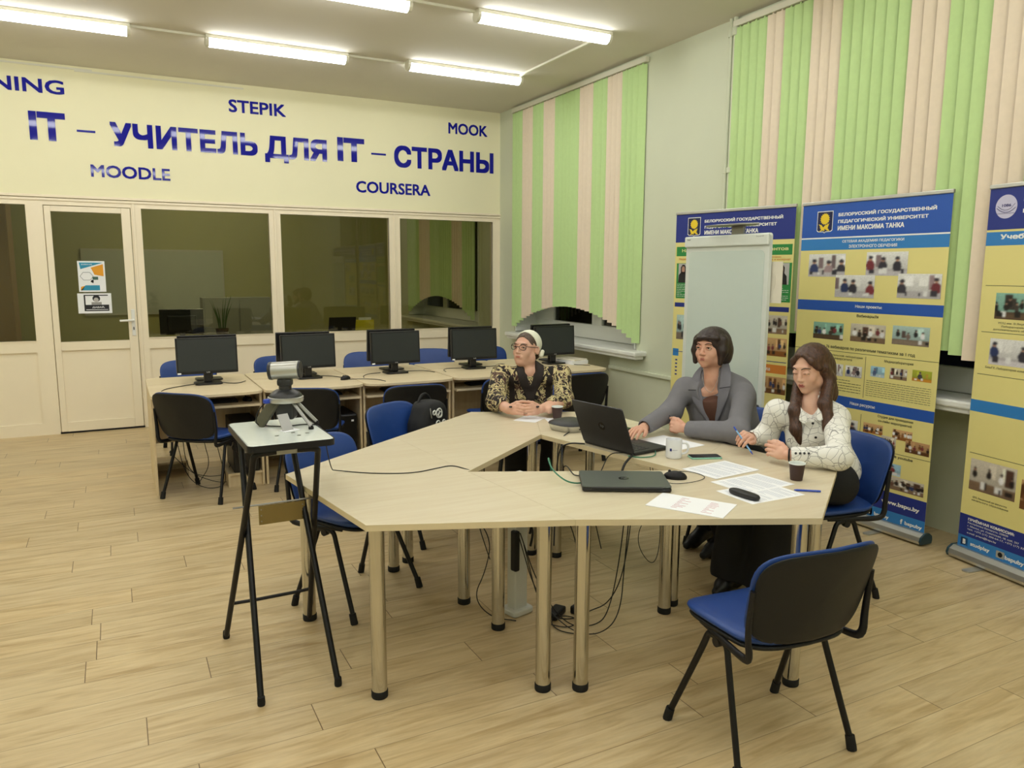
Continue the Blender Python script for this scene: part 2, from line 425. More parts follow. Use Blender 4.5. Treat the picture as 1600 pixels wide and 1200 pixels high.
# ---------------------------------------------------------------- outside windows in the right wall
def wall_window(n, y0, y1, sill0, sill1, mull, dep=0.42):
    o = bpy.data.objects.new('window_%d' % n, None); COL.objects.link(o); o['kind'] = 'structure'
    o.location = (4.66, (y0 + y1) / 2, 0.92); L = y1 - y0
    fr = MB()
    zt = 2.38
    fr.b2((0, -L / 2, -.01), (0.07, L / 2, 0.15), 0.008).b2((0, -L / 2, zt - 0.1), (0.07, L / 2, zt), 0.008)
    for ya, yb in mull: fr.b2((-.001, ya - (y0 + y1) / 2, .145), (0.069, yb - (y0 + y1) / 2, zt - .095), 0.008)
    fr.build('frame', UPVC2, o, 0)
    MB().b2((-0.28, L / 2 - 0.02, 0), (0.0, L / 2, zt)).b2((-0.28, -L / 2, 0), (0.0, -L / 2 + 0.02, zt)).build('reveal', UPVC2, o, 0)
    MB().b2((0.03, -L / 2 + 0.04, 0.09), (0.036, L / 2 - 0.04, zt - 0.08)).build('glass', NIGHTGLASS, o, 0)
    c = (y0 + y1) / 2
    MB().b2((-dep, sill0 - c, -0.055), (0.0, sill1 - c, -0.01), 0.012).b2((.02 - dep, sill0 - c + .02, -0.085), (0.12 - dep, sill1 - c - .02, -0.05), 0.008).build('sill', UPVC2, o, 0)
    MB().tube([(-0.012, 0.23, 0.5), (-0.03, 0.23, 0.5), (-0.035, 0.23, 0.39)], 0.009, 8).build('window_handle', UPVC2, o)
wall_window(1, 5.88, 8.34, 5.70, 8.36, ((7.89, 8.34), (6.87, 7.06), (5.88, 6.02)))
wall_window(2, 2.28, 4.64, 2.2, 4.66, ((2.28, 2.38), (3.38, 3.56), (4.54, 4.64)), 0.31)
wall_window(3, 9.42, 12.18, 9.4, 12.2, ((9.42, 9.5), (10.3, 10.46), (11.2, 11.36), (12.1, 12.18)))

# ---------------------------------------------------------------- glazed partition
def partition(n, x0, x1, g0, g1):
    o = bpy.data.objects.new('window_%d' % n, None); COL.objects.link(o); o['kind'] = 'structure'; o.location = (x0, YB, 0)
    W = x1 - x0; a, b = g0 - x0, g1 - x0
    f = MB()
    f.b2((0, 0, 0), (a, 0.07, 2.30)).b2((b, 0, 0), (W, 0.07, 2.30))
    f.b2((a, 0, 2.255), (b, 0.07, 2.30)).b2((a, 0, 0.83), (b, 0.07, 0.945)).b2((a, 0, 0), (b, 0.07, 0.12))
    f.build('frame', UPVC, o, 0)
    s = MB()
    s.b2((a + .001, -0.006, 0.935), (b - .001, 0.02, 0.945)).b2((a + .001, -0.006, 2.255), (b - .001, 0.02, 2.265)).b2((a - .008, -0.006, 0.937), (a, .02, 2.263)).b2((b, -0.006, 0.937), (b + .008, .02, 2.263))
    s.build('glazing_bead', UPVC, o, 0)
    MB().b2((a, 0.03, 0.945), (b, 0.036, 2.255)).build('glass', GLASS, o, 0)
    MB().b2((a, 0.02, 0.12), (b, 0.045, 0.83)).build('panel', UPVC, o, 0)
    if W > .8:
        MB().b2((-.012, -0.012, 0), (.012, -.0005, 2.30), 0.003).build('cover_strip', UPVC, o, 0)
partition(4, -3.4, -0.64, -3.3, -0.70)
partition(5, 0.23, 1.62, 0.30, 1.556)
partition(6, 1.62, 2.99, 1.68, 2.92)
partition(7, 2.99, XW, 3.055, 4.275)
# door
fr = MB().b2((-0.64, 0, 0), (-0.555, 0.07, 2.30)).b2((0.205, 0, 0), (0.23, 0.07, 2.30)).b2((-0.555, 0, 2.26), (0.205, 0.07, 2.30))
dj = fr.build('door_frame_trim', UPVC, None, 0, loc=(0, YB, 0)); struct(dj); dj.name = 'trim_4'
door = bpy.data.objects.new('door_1', None); COL.objects.link(door); door['kind'] = 'structure'; door.location = (-0.549, YB, 0)
lf = MB(); Wd = 0.748
lf.b2((0, -0.012, 0.02), (0.055, 0.06, 2.252), 0.004).b2((Wd - 0.082, -0.012, 0.02), (Wd, 0.06, 2.252), 0.004)
lf.b2((0.055, -0.012, 2.20), (Wd - 0.082, 0.06, 2.252)).b2((0.055, -0.012, 0.84), (Wd - 0.082, 0.06, 0.925)).b2((0.055, -0.012, 0.02), (Wd - 0.082, 0.06, 0.115))
lf.build('leaf_frame', UPVC, door, 0)
MB().b2((0.055, 0.02, 0.925), (Wd - 0.082, 0.026, 2.2)).build('glass', GLASS, door, 0)
MB().b2((0.055, 0.008, 0.115), (Wd - 0.082, 0.045, 0.84)).build('panel', UPVC, door, 0)
MB().b2((-.01, -0.004, 0.0), (Wd + .01, 0.06, 0.018)).build('threshold', BLACKP, door, 0)
h = MB().b2((Wd - 0.052, -0.022, 0.97), (Wd - 0.018, -0.012, 1.24), 0.004)
hp = h.build('handle_plate', WHITEP, door, 0)
MB().tube([(Wd - 0.035, -0.02, 1.13), (Wd - 0.035, -0.06, 1.13), (Wd - 0.06, -0.065, 1.13), (Wd - 0.16, -0.065, 1.127)], 0.011, 10).build('handle', WHITEP, hp)
MB().box((Wd - 0.035, -0.024, 1.045), (0.008, 0.006, 0.03)).build('keyhole', BLACKP, hp, 0)

# ---------------------------------------------------------------- ceiling lamps
LAMP = M('lamp_diffuser', 'fffcf0', 0.4, emit='f8f9f8', es=LAMP_STRENGTH)
def lamp0():
    t = thing('ceiling_lamp', 'x', 'ceiling light', (0, 0, ZC), 0, 'tube lights on the ceiling')
    MB().b2((-0.60, -0.055, -0.03), (0.60, 0.055, 0.0), 0.004).build('housing', TRIMW, t, 0)
    pr = [(-0.052, -0.03)] + [(0.055 * math.cos(a), -0.034 - 0.055 * math.sin(a)) for a in [PI * (1 - k / 12) for k in range(13)]] + [(0.052, -0.03)]
    b = MB(); b.grid([[(x, p[0], p[1]) for p in pr] for x in (-0.575, 0.575)]); b.build('diffuser', LAMP, t, 60)
    for sx in (-1, 1):
        e = MB(); e.X = Matrix.Translation((sx * 0.588, 0, 0)) @ Matrix.Rotation(PI / 2, 4, 'Y')
        e.prism([(-p[1] if True else 0, p[0]) for p in pr][::-1], -0.013, 0.013); e.build('end_cap', TRIMW, t, 0)
    return t
LL = [(-0.35, 7.12, 'tube light in the far ceiling row, nearest the left edge'), (1.41, 7.12, 'tube light in the middle of the far ceiling row'), (3.15, 7.05, 'tube light at the right end of the far ceiling row, nearest the green blinds'),
      (1.43, 5.52, 'tube light in the second ceiling row, cut by the top edge of the photo'), (3.13, 5.48, 'tube light at the right end of the second ceiling row')]
LL += [(x, y, 'tube light out of sight, ceiling row %s, %s' % (rn, cn)) for y, rn in ((3.8, 'above the conference table'), (2.1, 'over the near chair'), (0.4, 'above the camera'), (-1.3, 'behind the camera')) for x, cn in ((-2.1, 'left'), (-0.35, 'half left'), (1.41, 'half right'), (3.13, 'right'))]
LL += [(-2.1, 7.12, 'tube light left of the view in the far row'), (-2.1, 5.5, 'tube light left of the view in the second row'), (-0.35, 5.5, 'tube light above the view in the second row, by the door')]
l0 = lamp0()
for k, (x, y, lb) in enumerate(LL):
    if k == 0: l0.location = (x, y, ZC); l0['label'] = lb
    else: dup(l0, (x, y, ZC), 0, lb)
ol = lamp0(); ol.location = (1.2, 10.9, ZC); ol['label'] = 'added fill light out of sight on the office ceiling, brightening the office'  # added unseen lamp, there only to brighten the office behind the glass
for c in kids(ol):
    if c.name.startswith('diffuser'): c.data.materials[0] = M('office_fill_diffuser', 'fffcf0', 0.4, emit='fff2cc', es=LAMP_STRENGTH * 3.0)
cd = MB()
for y, xs in ((7.12, ((0.25, 0.81), (2.01, 2.55))), (5.5, ((2.03, 2.53), (0.25, .83)))):
    for a, b in xs: cd.b2((a, y - 0.01, ZC - 0.018), (b, y + 0.01, ZC))
cd.b2((3.70, 5.5, ZC - 0.018), (3.725, 7.05, ZC))
struct(cd.build('trim_5', TRIMW, smooth=0))

# ---------------------------------------------------------------- vertical blinds
GV = M('green_vane', 'c2e09c', 0.8, var=0.05, scale=30, bump=0.05, bscale=300)
PV = M('peach_vane', 'ecdcc6', 0.8, var=0.05, scale=30, bump=0.05, bscale=300)
for _m in (GV, PV):
    _m.node_tree.nodes['Principled BSDF'].inputs['Subsurface Weight'].default_value = 0.0
def blind(y0, y1, bands, n, label, arch):
    t = thing('vertical_blind', label, 'blind', (4.352, y1, 0), 0, 'vertical blinds')
    L = y0 - y1
    MB().b2((-0.022, -0.02, 3.50), (0.022, L + 0.02, 3.545), 0.004).build('headrail', TRIMW, t, 0)
    for k in range(n):
        y = y0 - (k + 0.5) * L / n
        col = GV
        for a, b, c in bands:
            if b <= y < a: col = c
        zb = arch((y0 - y) / L)
        v = MB(); rng = math.radians(110 + random.uniform(-4, 4))
        # a slightly curved fabric strip with a weight pocket at its lower end
        prof = []
        for q in range(5):
            uu = (q / 4 - .5); prof.append((uu * 0.089, 0.006 * (1 - (2 * uu) ** 2)))
        rot = Matrix.Rotation(rng, 3, 'Z')
        rows = []
        for z in (3.49, zb + 0.03, zb):
            rows.append([rot @ Vector((p[0], p[1], 0)) + Vector((0, y - y1, z)) for p in prof])
        v.grid(rows, 0.0012); v.box((0, y - y1, 3.495), (0.012, 0.012, 0.03)); 
        v.b2((-.001, y - y1 - .001, 3.48), (.001, y - y1 + .001, 3.5))
        v.build('vane', col, t, 40)
    return t
B1 = [(8.36, 8.114, GV), (8.114, 7.869, PV), (7.869, 7.63, GV), (7.63, 7.368, PV), (7.368, 6.864, GV), (6.864, 6.612, PV), (6.612, 6.359, GV), (6.359, 6.095, PV), (6.095, 5.79, GV)]
B2 = [(4.7, 4.374, GV), (4.374, 4.143, PV), (4.143, 3.894, GV), (3.894, 3.663, PV), (3.663, 3.168, GV), (3.168, 2.938, PV), (2.938, 2.705, GV), (2.705, 2.46, PV), (2.46, 2.1, GV)]
arch1 = lambda t: 0.945 + 0.325 * max(0.0, math.sin(PI * t)) ** 0.75
arch2 = lambda t: 0.945 + 0.325 * max(0.0, math.sin(PI * t)) ** 0.75
blind(8.352, 5.802, B1, 31, 'green and peach vertical blind at the far window beside the lettered wall', arch1)
blind(4.676, 2.2, B2, 30, 'green and peach vertical blind at the near window behind the roll-up banners', arch2)
blind(12.1, 9.5, [(12.2, 11.5, GV), (11.5, 11.1, PV), (11.1, 10.2, GV), (10.2, 9.9, PV)], 28, 'dim vertical blind seen through the glass at the window of the office', arch1)

# ---------------------------------------------------------------- lettering on the cream wall
def word(s, x0, x1, z0, z1, label, bold):
    if s == '–': o = MB().b2((0, -.004, 0), (x1 - x0, 0, z1 - z0)).build('wall_lettering', INKBLUE, None, 0)
    else: o = text('wall_lettering', s, 0, x1 - x0, 0, z1 - z0, INKBLUE, None, 0.0, 0.004, bold)
    o.location = (x0, YB - 0.0003, z0)
    return tag(o, label, 'wall lettering', 'blue vinyl words on the cream wall')
word('IT', -0.61, -0.309, 2.86, 3.125, 'large blue letters IT at the far left of the slogan on the cream wall', 0.035)
word('–', -0.217, -0.058, 2.965, 2.985, 'blue dash between the first letters IT and the long slogan word', 0.035)
word('УЧИТЕЛЬ', 0.07, 1.47, 2.855, 3.085, 'long blue Cyrillic word between the two dashes, left of centre', 0.035)
word('ДЛЯ', 1.545, 2.215, 2.80, 3.08, 'short blue Cyrillic word just left of the second IT', 0.035)
word('IT', 2.335, 2.645, 2.865, 3.125, 'large blue letters IT near the middle right of the slogan', 0.035)
word('–', 2.726, 2.90, 2.962, 2.982, 'blue dash left of the last slogan word', 0.035)
word('СТРАНЫ', 3.0, 4.285, 2.84, 3.09, 'last blue Cyrillic word of the slogan, nearest the window corner', 0.035)
word('STEPIK', 1.195, 1.78, 3.285, 3.415, 'small blue word above the slogan, in its middle', 0.02)
word('MOOK', 3.685, 4.20, 3.275, 3.405, 'small blue word above the slogan, by the window corner', 0.02)
word('MOODLE', -0.122, 0.593, 2.545, 2.665, 'small blue word below the slogan, on the left', 0.02)
word('COURSERA', 2.54, 3.443, 2.53, 2.66, 'small blue word below the slogan, on the right', 0.02)
word('eLEARNING', -1.55, -0.297, 3.295, 3.425, 'small blue word at the left edge, cut off by the frame', 0.02)

# ---------------------------------------------------------------- notices taped to the door glass
def poster1():
    t = thing('door_poster', 'white notice with blue and orange shapes taped to the door glass', 'notice', (-0.302, YB + 0.012, 1.42), 0, 'notices on the door')
    MB().b2((0, 0, 0), (0.24, 0.001, 0.305)).build('sheet', PAPER, t, 0)
    def poly(pts, col, name):
        b = MB(); b.X = Matrix.Translation((0, -0.0006, 0)) @ Matrix.Rotation(PI / 2, 4, 'X'); b.prism(pts, 0, 0.0006); b.build(name, col, t, 0)
    BL = M('poster_blue', '2b93b8', 0.6); OR = M('poster_orange', 'e9a021', 0.6)
    poly([(0.015, 0.29), (0.225, 0.29), (0.025, 0.225)], BL, 'blue_shape'); poly([(0.015, 0.015), (0.185, 0.015), (0.185, 0.065), (0.06, 0.065)], BL, 'blue_band')
    poly([(0.115, 0.24), (0.225, 0.275), (0.225, 0.155), (0.145, 0.17)], OR, 'orange_shape')
    poly([(0.015, .015), (.03, .015), (.055, .06), (.02, .05)], OR, 'orange_corner')
    b = MB(); b.X = Matrix.Translation((0, -0.0006, 0)) @ Matrix.Rotation(PI / 2, 4, 'X')
    pts = [(0.075 + 0.05 * math.cos(a) * 1.15, 0.155 + 0.045 * math.sin(a)) for a in [k * PI / 3 for k in range(6)]]
    for k in range(6):
        a, c = pts[k], pts[(k + 1) % 6]; d = Vector((c[0] - a[0], c[1] - a[1])).normalized() * 0.0; nn = Vector((-(c[1] - a[1]), c[0] - a[0])).normalized() * 0.002
        b.prism([(a[0] - nn.x, a[1] - nn.y), (c[0] - nn.x, c[1] - nn.y), (c[0] + nn.x, c[1] + nn.y), (a[0] + nn.x, a[1] + nn.y)], 0, 0.0006)
    b.build('hexagon_outline', M('poster_grey', '8a8f92', 0.6), t, 0)
    poly([(0.125, 0.12), (0.175, 0.12), (0.175, 0.15), (0.125, 0.15)], M('board_green', '47685a', 0.6), 'green_board')
    poly([(0.105, 0.10), (0.13, 0.085), (0.135, .115), (.118, .12)], BLACKP, 'dark_figure')
    text('headline', 'ВНИМАНИЕ', 0.035, 0.13, 0.265, 0.278, PAPER, t, -0.0013, 0.0003)
def poster2():
    t = thing('door_poster', 'black and white notice with a drawn face, lower of two on the door', 'notice', (-0.322, YB + 0.012, 1.205), 0, 'notices on the door')
    MB().b2((0, 0, 0), (0.30, 0.001, 0.20)).build('sheet', PAPER, t, 0)
    K = M('print_black', '1a1a20', 0.6)
    MB().b2((0.055, -0.0005, 0.022), (0.275, 0, 0.085)).b2((.055, -.0005, .085), (.068, 0, .185)).b2((.055, -.0005, .175), (.27, 0, .185)).build('black_panel', K, t, 0)
    b = MB(); b.lathe([(0.0, 0), (0.034, 0.0004)], (0.165, -0.0002, 0.148), 20, (PI / 2, 0, 0)); b.build('drawn_hair', K, t, 0)
    b = MB(); b.lathe([(0.0, 0), (0.022, 0.0004)], (0.163, -0.0007, 0.135), 20, (PI / 2, 0, 0)); b.build('drawn_face', M('print_grey', 'b9b6b2', 0.6), t, 0)
    MB().b2((.12, -.0006, .086), (.21, -.0001, .112)).build('drawn_shoulders', M('print_grey2', '9c9a97', .6), t, 0)
    text('headline', 'ДАВАЙ,', 0.125, 0.235, 0.05, 0.072, PAPER, t, -0.0006, 0.0004, 0.02)
    MB().b2((.07, -.0009, .034), (.265, -.0004, .039)).build('small_print', PAPER, t, 0)
poster1(); poster2()
# ---------------------------------------------------------------- conference chairs
BACKSH = M('chair_back_shell', '141517', 0.5, spec=.35, var=0.06, bump=0.12, bscale=900)
def rrect(w, h, r, n=6):
    pts = []
    for cx, cy, a0 in ((w / 2 - r, h / 2 - r, 0), (-w / 2 + r, h / 2 - r, 90), (-w / 2 + r, -h / 2 + r, 180), (w / 2 - r, -h / 2 + r, 270)):
        for k in range(n + 1):
            a = math.radians(a0 + 90 * k / n); pts.append((cx + r * math.cos(a), cy + r * math.sin(a)))
    return pts
def shell(mb, fn, w, h, thick, seg_u=14, seg_v=10, p=4.2):
    """padded slab: super-ellipse outline mapped through fn(u, v, d) -> point (d = depth across the slab)"""
    b = bmesh.new(); N = 40
    def ring(s, d): 
        out = []
        for k in range(N):
            a = 2 * PI * k / N; c, si = math.cos(a), math.sin(a)
            u = math.copysign(abs(c) ** (2 / p), c) * w / 2 * s; v = math.copysign(abs(si) ** (2 / p), si) * h / 2 * s
            out.append(b.verts.new(fn(u, v, d)))
        return out
    levels = [(0.02, thick / 2), (0.35, thick / 2), (0.7, thick / 2 * 0.98), (0.92, thick / 2 * 0.8), (0.985, thick / 2 * 0.45), (1.0, 0.0), (0.985, -thick / 2 * .5), (0.93, -thick / 2 * .9), (0.6, -thick / 2), (0.02, -thick / 2)]
    rings = [ring(s, d) for s, d in levels]
    for A, B in zip(rings, rings[1:]):
        for k in range(N): b.faces.new((A[k], A[(k + 1) % N], B[(k + 1) % N], B[k]))
    b.faces.new(rings[0][::-1]); b.faces.new(rings[-1])
    mb._merge(b); return mb
def seat_fn(off):
    return lambda u, v, d: Vector((u * (1 - 0.06 * (-v) / .22), v, 0.446 + off + d - 0.020 * max(0, v - 0.10) ** 2 * 60 * .5 + 0.012 * (abs(u) / .23) ** 2 + 0.02 * max(0, -v - .12) / .1))
def back_fn(off):
    # v runs up the back; leaning back and hollow across
    def fn(u, v, d):
        lean = 0.24
        y = -0.215 - (v + 0.15) * lean - 0.05 * max(0, v - .05) ** 2 * 12 + 0.055 * (abs(u) / .245) ** 2 * (1.0) + off
        return Vector((u * (1 + 0.045 * (v / .16)), y - d, 0.632 + v))
    return fn
def make_chair(label):
    t = thing('conference_chair', label, 'chair', (0, 0, 0), 0, 'blue padded conference chairs')
    m = MB(); shell(m, seat_fn(0.012), 0.455, 0.43, 0.034); m.build('seat', BLUEL, t, 180)
    m = MB(); shell(m, seat_fn(-0.014), 0.44, 0.415, 0.026); m.build('seat_shell', BACKSH, t, 180)
    m = MB(); shell(m, back_fn(0.012), 0.488, 0.345, 0.022); m.build('backrest', BLUEL, t, 180)
    m = MB(); shell(m, back_fn(-0.006), 0.482, 0.335, 0.016); m.build('back_shell', BACKSH, t, 180)
    for s in (-1, 1):
        x0, x1 = s * 0.205, s * 0.25
        for nm, ya, yb in (('leg', 0.055, 0.21), ('leg', -0.055, -0.19)):
            xf = x1 if ya > 0 else s * 0.243
            b = MB(); b.tube([(x0, 0.0, 0.412), (x0, ya * 0.75, 0.412), (x0, ya, 0.395), (x0 + s * .004, ya + (yb - ya) * 0.1, 0.35), (xf, yb, 0.012)], 0.0125, 10, smooth=2, flat=0.85)
            lg = b.build(nm, BLACKM, t, 60)
            MB().tube([(xf - s * .002, yb - (yb - ya) * .09, 0.05), (xf, yb - (yb - ya) * .02, 0.012), (xf, yb, 0.0)], [0.0165, 0.0175, 0.0175], 10).build('foot_cap', RUBBER, lg, 60)
        b = MB(); b.tube([(s * .2, 0.10, 0.428), (s * .212, -.02, 0.425), (s * 0.228, -0.15, 0.42), (s * .236, -0.205, 0.432), (s * .246, -0.196, 0.52), (s * .246, -0.212, 0.67)], [0.010, .012, .014, .015, .013, .010], 10, smooth=2, flat=0.75)
        b.build('back_support', BLACKP, t, 60)
        MB().lathe([(0.018, -0.012), (0.018, 0.012)], (s * 0.205, -0.005, 0.40), 12, (0, PI / 2, 0)).build('bolt_knob', BLACKP, t)
    MB().b2((-.2, -.02, .405), (.2, .02, .418), .003).build('cross_bar', BLACKM, t, 0)
    return t
CH = [
 ((1.965, 1.832), (0.09, 0.99), 'nearest blue chair, alone in front of the table, black back to the camera'),
 ((1.01, 3.65), (0.53, -0.85), 'blue chair at the left end of the table, behind the white camera stand'),
 ((1.65, 4.42), (0.53, -0.85), 'blue chair at the table with the black backpack hung on it'),
 ((2.69, 4.86), (-0.42, -0.9), 'chair under the woman in the patterned blouse'),
 ((3.32, 3.385), (-0.82, -0.57), 'blue chair under the woman in the grey blazer'),
 ((3.235, 2.70), (-0.98, 0.2), 'blue chair under the young woman in the white shirt'),
 ((0.530, 5.885), (0.68, 0.73), 'blue chair turned sideways at the leftmost computer desk'),
 ((1.29, 5.80), (0.40, 0.91), 'blue chair at the second desk from the left, partly hidden by the conference camera'),
 ((2.01, 5.62), (0.10, 0.99), 'black-backed chair at the third desk, behind the backpack'),
 ((2.84, 5.72), (0.0, 1.0), 'chair at the fourth desk, just left of the woman in the patterned blouse'),
 ((3.50, 5.62), (0.0, 1.0), 'chair at the rightmost desk, between the patterned blouse and the open laptop'),
 ((0.60, 7.50), (0.1, -1.0), 'blue chair behind the leftmost monitor, against the partition'),
 ((1.44, 7.50), (0.15, -1.0), 'blue chair behind the second monitor from the left, against the partition'),
 ((2.22, 7.50), (-0.4, -0.9), 'blue chair showing between the second and third monitors, against the partition'),
 ((2.93, 7.55), (-0.5, -.85), 'blue chair showing between the third and fourth monitors, against the partition'),
 ((3.72, 7.50), (0.1, -1.0), 'blue chair against the partition, just left of the head with the white headband'),
]
chair0 = make_chair(CH[0][2])
chair0.location = (*CH[0][0], 0); chair0.rotation_euler = (0, 0, face(*CH[0][1]))
for p, f, lb in CH[1:]: dup(chair0, (*p, 0), face(*f), lb)

# ---------------------------------------------------------------- computer desks in two rows, back to back
def make_desk(label, W, D, y0, bow, group):
    """front edge on the local -y side; width W, from y=0 to y=D"""
    t = thing('computer_desk', label, 'desk', (0, 0, 0), 0, group)
    poly = [(0.002, D - .001), (0.002, bow + .05), (0.012, bow + .02), (0.05, bow * .6 + .004), (0.14, 0.0), (W - 0.14, 0.0), (W - 0.05, bow * .6 + .004), (W - 0.012, bow + .02), (W - 0.002, bow + .05), (W - 0.002, D - .001)]
    MB().prism(poly, 0.728, 0.75, 0.002).build('desktop', DESK, t, 0)
    for x in (0.004, W - 0.02):
        MB().b2((x, 0.13, 0), (x + 0.016, D - .005, 0.727)).build('side_panel', DESKV, t, 0)
    MB().b2((0.02, D - 0.06, 0.30), (W - 0.02, D - 0.044, 0.727)).build('back_panel', DESKV, t, 0)
    MB().b2((0.022, 0.08, 0.628), (W - 0.022, 0.45 if D > .5 else D - .08, 0.646)).build('keyboard_tray', DESK, t, 0)
    MB().b2((W - 0.27, 0.14, 0.0), (W - 0.254, D - .08, 0.09)).b2((W - 0.27, 0.14, 0.09), (W - 0.021, D - .08, 0.106)).b2((W - .254, .16, 0), (W - .022, .176, .09)).build('tower_shelf', DESKV, t, 0)
    return t
XE = [0.185, 0.965, 1.745, 2.53, 3.312, 4.09]
ORD = ['leftmost', 'second from the left', 'middle', 'second from the right', 'rightmost']
BYS = ['behind the sideways chair', 'behind the conference camera', 'behind the backpack', 'left of the patterned blouse', 'right of the patterned blouse']
d0 = make_desk('front-row computer desk, %s, %s' % (ORD[0], BYS[0]), 0.775, 0.65, 0, 0.04, 'front row of computer desks')
d0.location = (XE[0], 5.86, 0)
for k in range(1, 5):
    dup(d0, (XE[k], 5.85, 0), 0, 'front-row computer desk, %s, %s' % (ORD[k], BYS[k]))
r0 = make_desk('light wood desk of the rear row facing the partition, %s' % ORD[0], 0.775, 0.44, 0, 0.0, 'rear row of desks')
r0.location = (XE[0] + 0.775, 6.955, 0); r0.rotation_euler = (0, 0, PI)
for k in range(1, 5):
    dup(r0, (XE[k] + 0.775, 6.955, 0), PI, 'light wood desk of the rear row facing the partition, %s' % ORD[k])

# monitors
SCREEN = M('dark_screen', '2e3233', 0.32, var=0.03)
BEZEL = M('monitor_bezel', '141416', 0.3, var=0.04)
LOGO = M('logo_grey', 'c8c8c8', 0.4)
def make_monitor(label):
    t = thing('monitor', label, 'monitor', (0, 0, 0), 0, 'computer monitors')
    W, Hh, z0 = 0.455, 0.285, 0.085
    tl = Matrix.Translation((0, 0, z0)) @ Matrix.Rotation(-0.06, 4, 'X') @ Matrix.Translation((0, 0, -z0))
    b = MB(); b.X = tl; b.b2((-W / 2, -0.012, z0), (W / 2, 0.022, z0 + Hh), 0.006); b.box((0, 0.03, z0 + Hh * .45), (.3, .03, .18), bev=.012); b.build('casing', BEZEL, t, 0)
    b = MB(); b.X = tl; b.b2((-W / 2 + 0.013, -0.0135, z0 + 0.022), (W / 2 - 0.013, -0.012, z0 + Hh - 0.013)); b.build('screen', SCREEN, t, 0)
    b = MB(); b.X = tl; b.b2((-W / 2 + .004, -0.0145, z0 + .002), (-W / 2 + .03, -0.012, z0 + .014)); b.build('sticker', PAPER, t, 0)
    lg = text('logo', 'LG', -0.012, 0.012, z0 + 0.007, z0 + 0.017, LOGO, t, -0.0122, 0.0006, 0.01)
    MB().b2((-0.03, 0.02, 0.012), (0.03, 0.045, z0 + 0.06), 0.008).build('neck', BEZEL, t, 0)
    MB().prism([(p[0], p[1] + 0.02) for p in rrect(0.205, 0.165, 0.035)], 0.0, 0.014, 0.003).build('base', BEZEL, t, 0)
    return t
MN = ['monitor on the leftmost desk, facing the camera, with a dark screen', 'monitor on the second desk, dark screen, right above the conference camera', 'monitor on the middle desk, its dark screen facing the table',
      'dark-screened monitor just left of the woman in the patterned blouse', 'monitor right behind the head with the white headband']
m0 = make_monitor(MN[0])
MX = [0.625, 1.415, 2.175, 2.935, 3.80]
MR = [0.03, 0.06, 0.04, -0.03, 0.03]
for k in range(5):
    if k == 0: m0.location = (MX[0], 6.41, 0.75); m0.rotation_euler = (0, 0, MR[0])
    else: dup(m0, (MX[k], 6.40, 0.75), MR[k], MN[k])
BK = ['rear-facing monitor hidden behind the leftmost one', 'rear-facing monitor whose black left edge shows behind the second one', 'rear-facing monitor whose left edge shows behind the third one', 'rear-facing monitor whose top shows behind the fourth one', 'rear-facing monitor showing behind the rightmost one, above the white headband']
for k in range(5):
    dup(m0, (MX[k] + (0.03, 0.015, 0.05, 0.085, 0.11)[k], 6.70, 0.75), PI + (0.02, -0.03, 0.03, 0.0, 0.02)[k], BK[k])

# keyboards on the pull-out trays
def make_keyboard(label):
    t = thing('keyboard', label, 'keyboard', (0, 0, 0), 0, 'keyboards on the desk trays')
    MB().b2((-0.215, -0.07, 0), (0.215, 0.07, 0.018), 0.006).build('case', BLACKP, t, 0)
    b = MB()
    for r in range(5): b.b2((-0.205, -0.06 + r * 0.024, 0.018), (0.205, -0.04 + r * 0.024, 0.023), 0.002)
    b.build('key_rows', M('key_black', '232326', 0.5), t, 0)
    return t
def make_mouse(name, label, group=None):
    t = thing(name, label, 'mouse', (0, 0, 0), 0, group)
    V = MB(); b = bmesh.new(); bmesh.ops.create_uvsphere(b, u_segments=20, v_segments=12, radius=1)
    for v in b.verts:
        z = max(v.co.z, -0.25); v.co = Vector((v.co.x * 0.031 * (1 - .1 * v.co.y), v.co.y * 0.053, (z + .25) * 0.028))
    V._merge(b); V.build('body', BLACKP, t, 180)
    MB().lathe([(0.006, -0.003), (0.007, 0), (0.006, 0.003)], (0, 0.025, 0.033), 12, (0, PI / 2, 0)).build('scroll_wheel', M('wheel_grey', '3a3a3d', .5), t)
    return t
k0 = make_keyboard('black keyboard on the pull-out tray of the leftmost desk'); k0.location = (0.58, 6.12, 0.6465)
for k, lb in ((1, 'black keyboard on the tray of the second desk'), (2, 'black keyboard on the tray of the middle desk'), (3, 'black keyboard on the tray of the fourth desk'), (4, 'black keyboard on the tray of the rightmost desk')):
    dup(k0, (XE[k] + 0.42, 6.12, 0.6465), 0, lb)
mm = make_mouse('computer_mouse', 'small black mouse on the second desk, right of its monitor', 'mice on the desks'); mm.location = (1.665, 6.20, 0.75); mm.rotation_euler = (0, 0, 2.2)
dup(mm, (0.865, 6.10, 0.6465), 0.3, 'black mouse beside the keyboard on the tray of the leftmost desk')

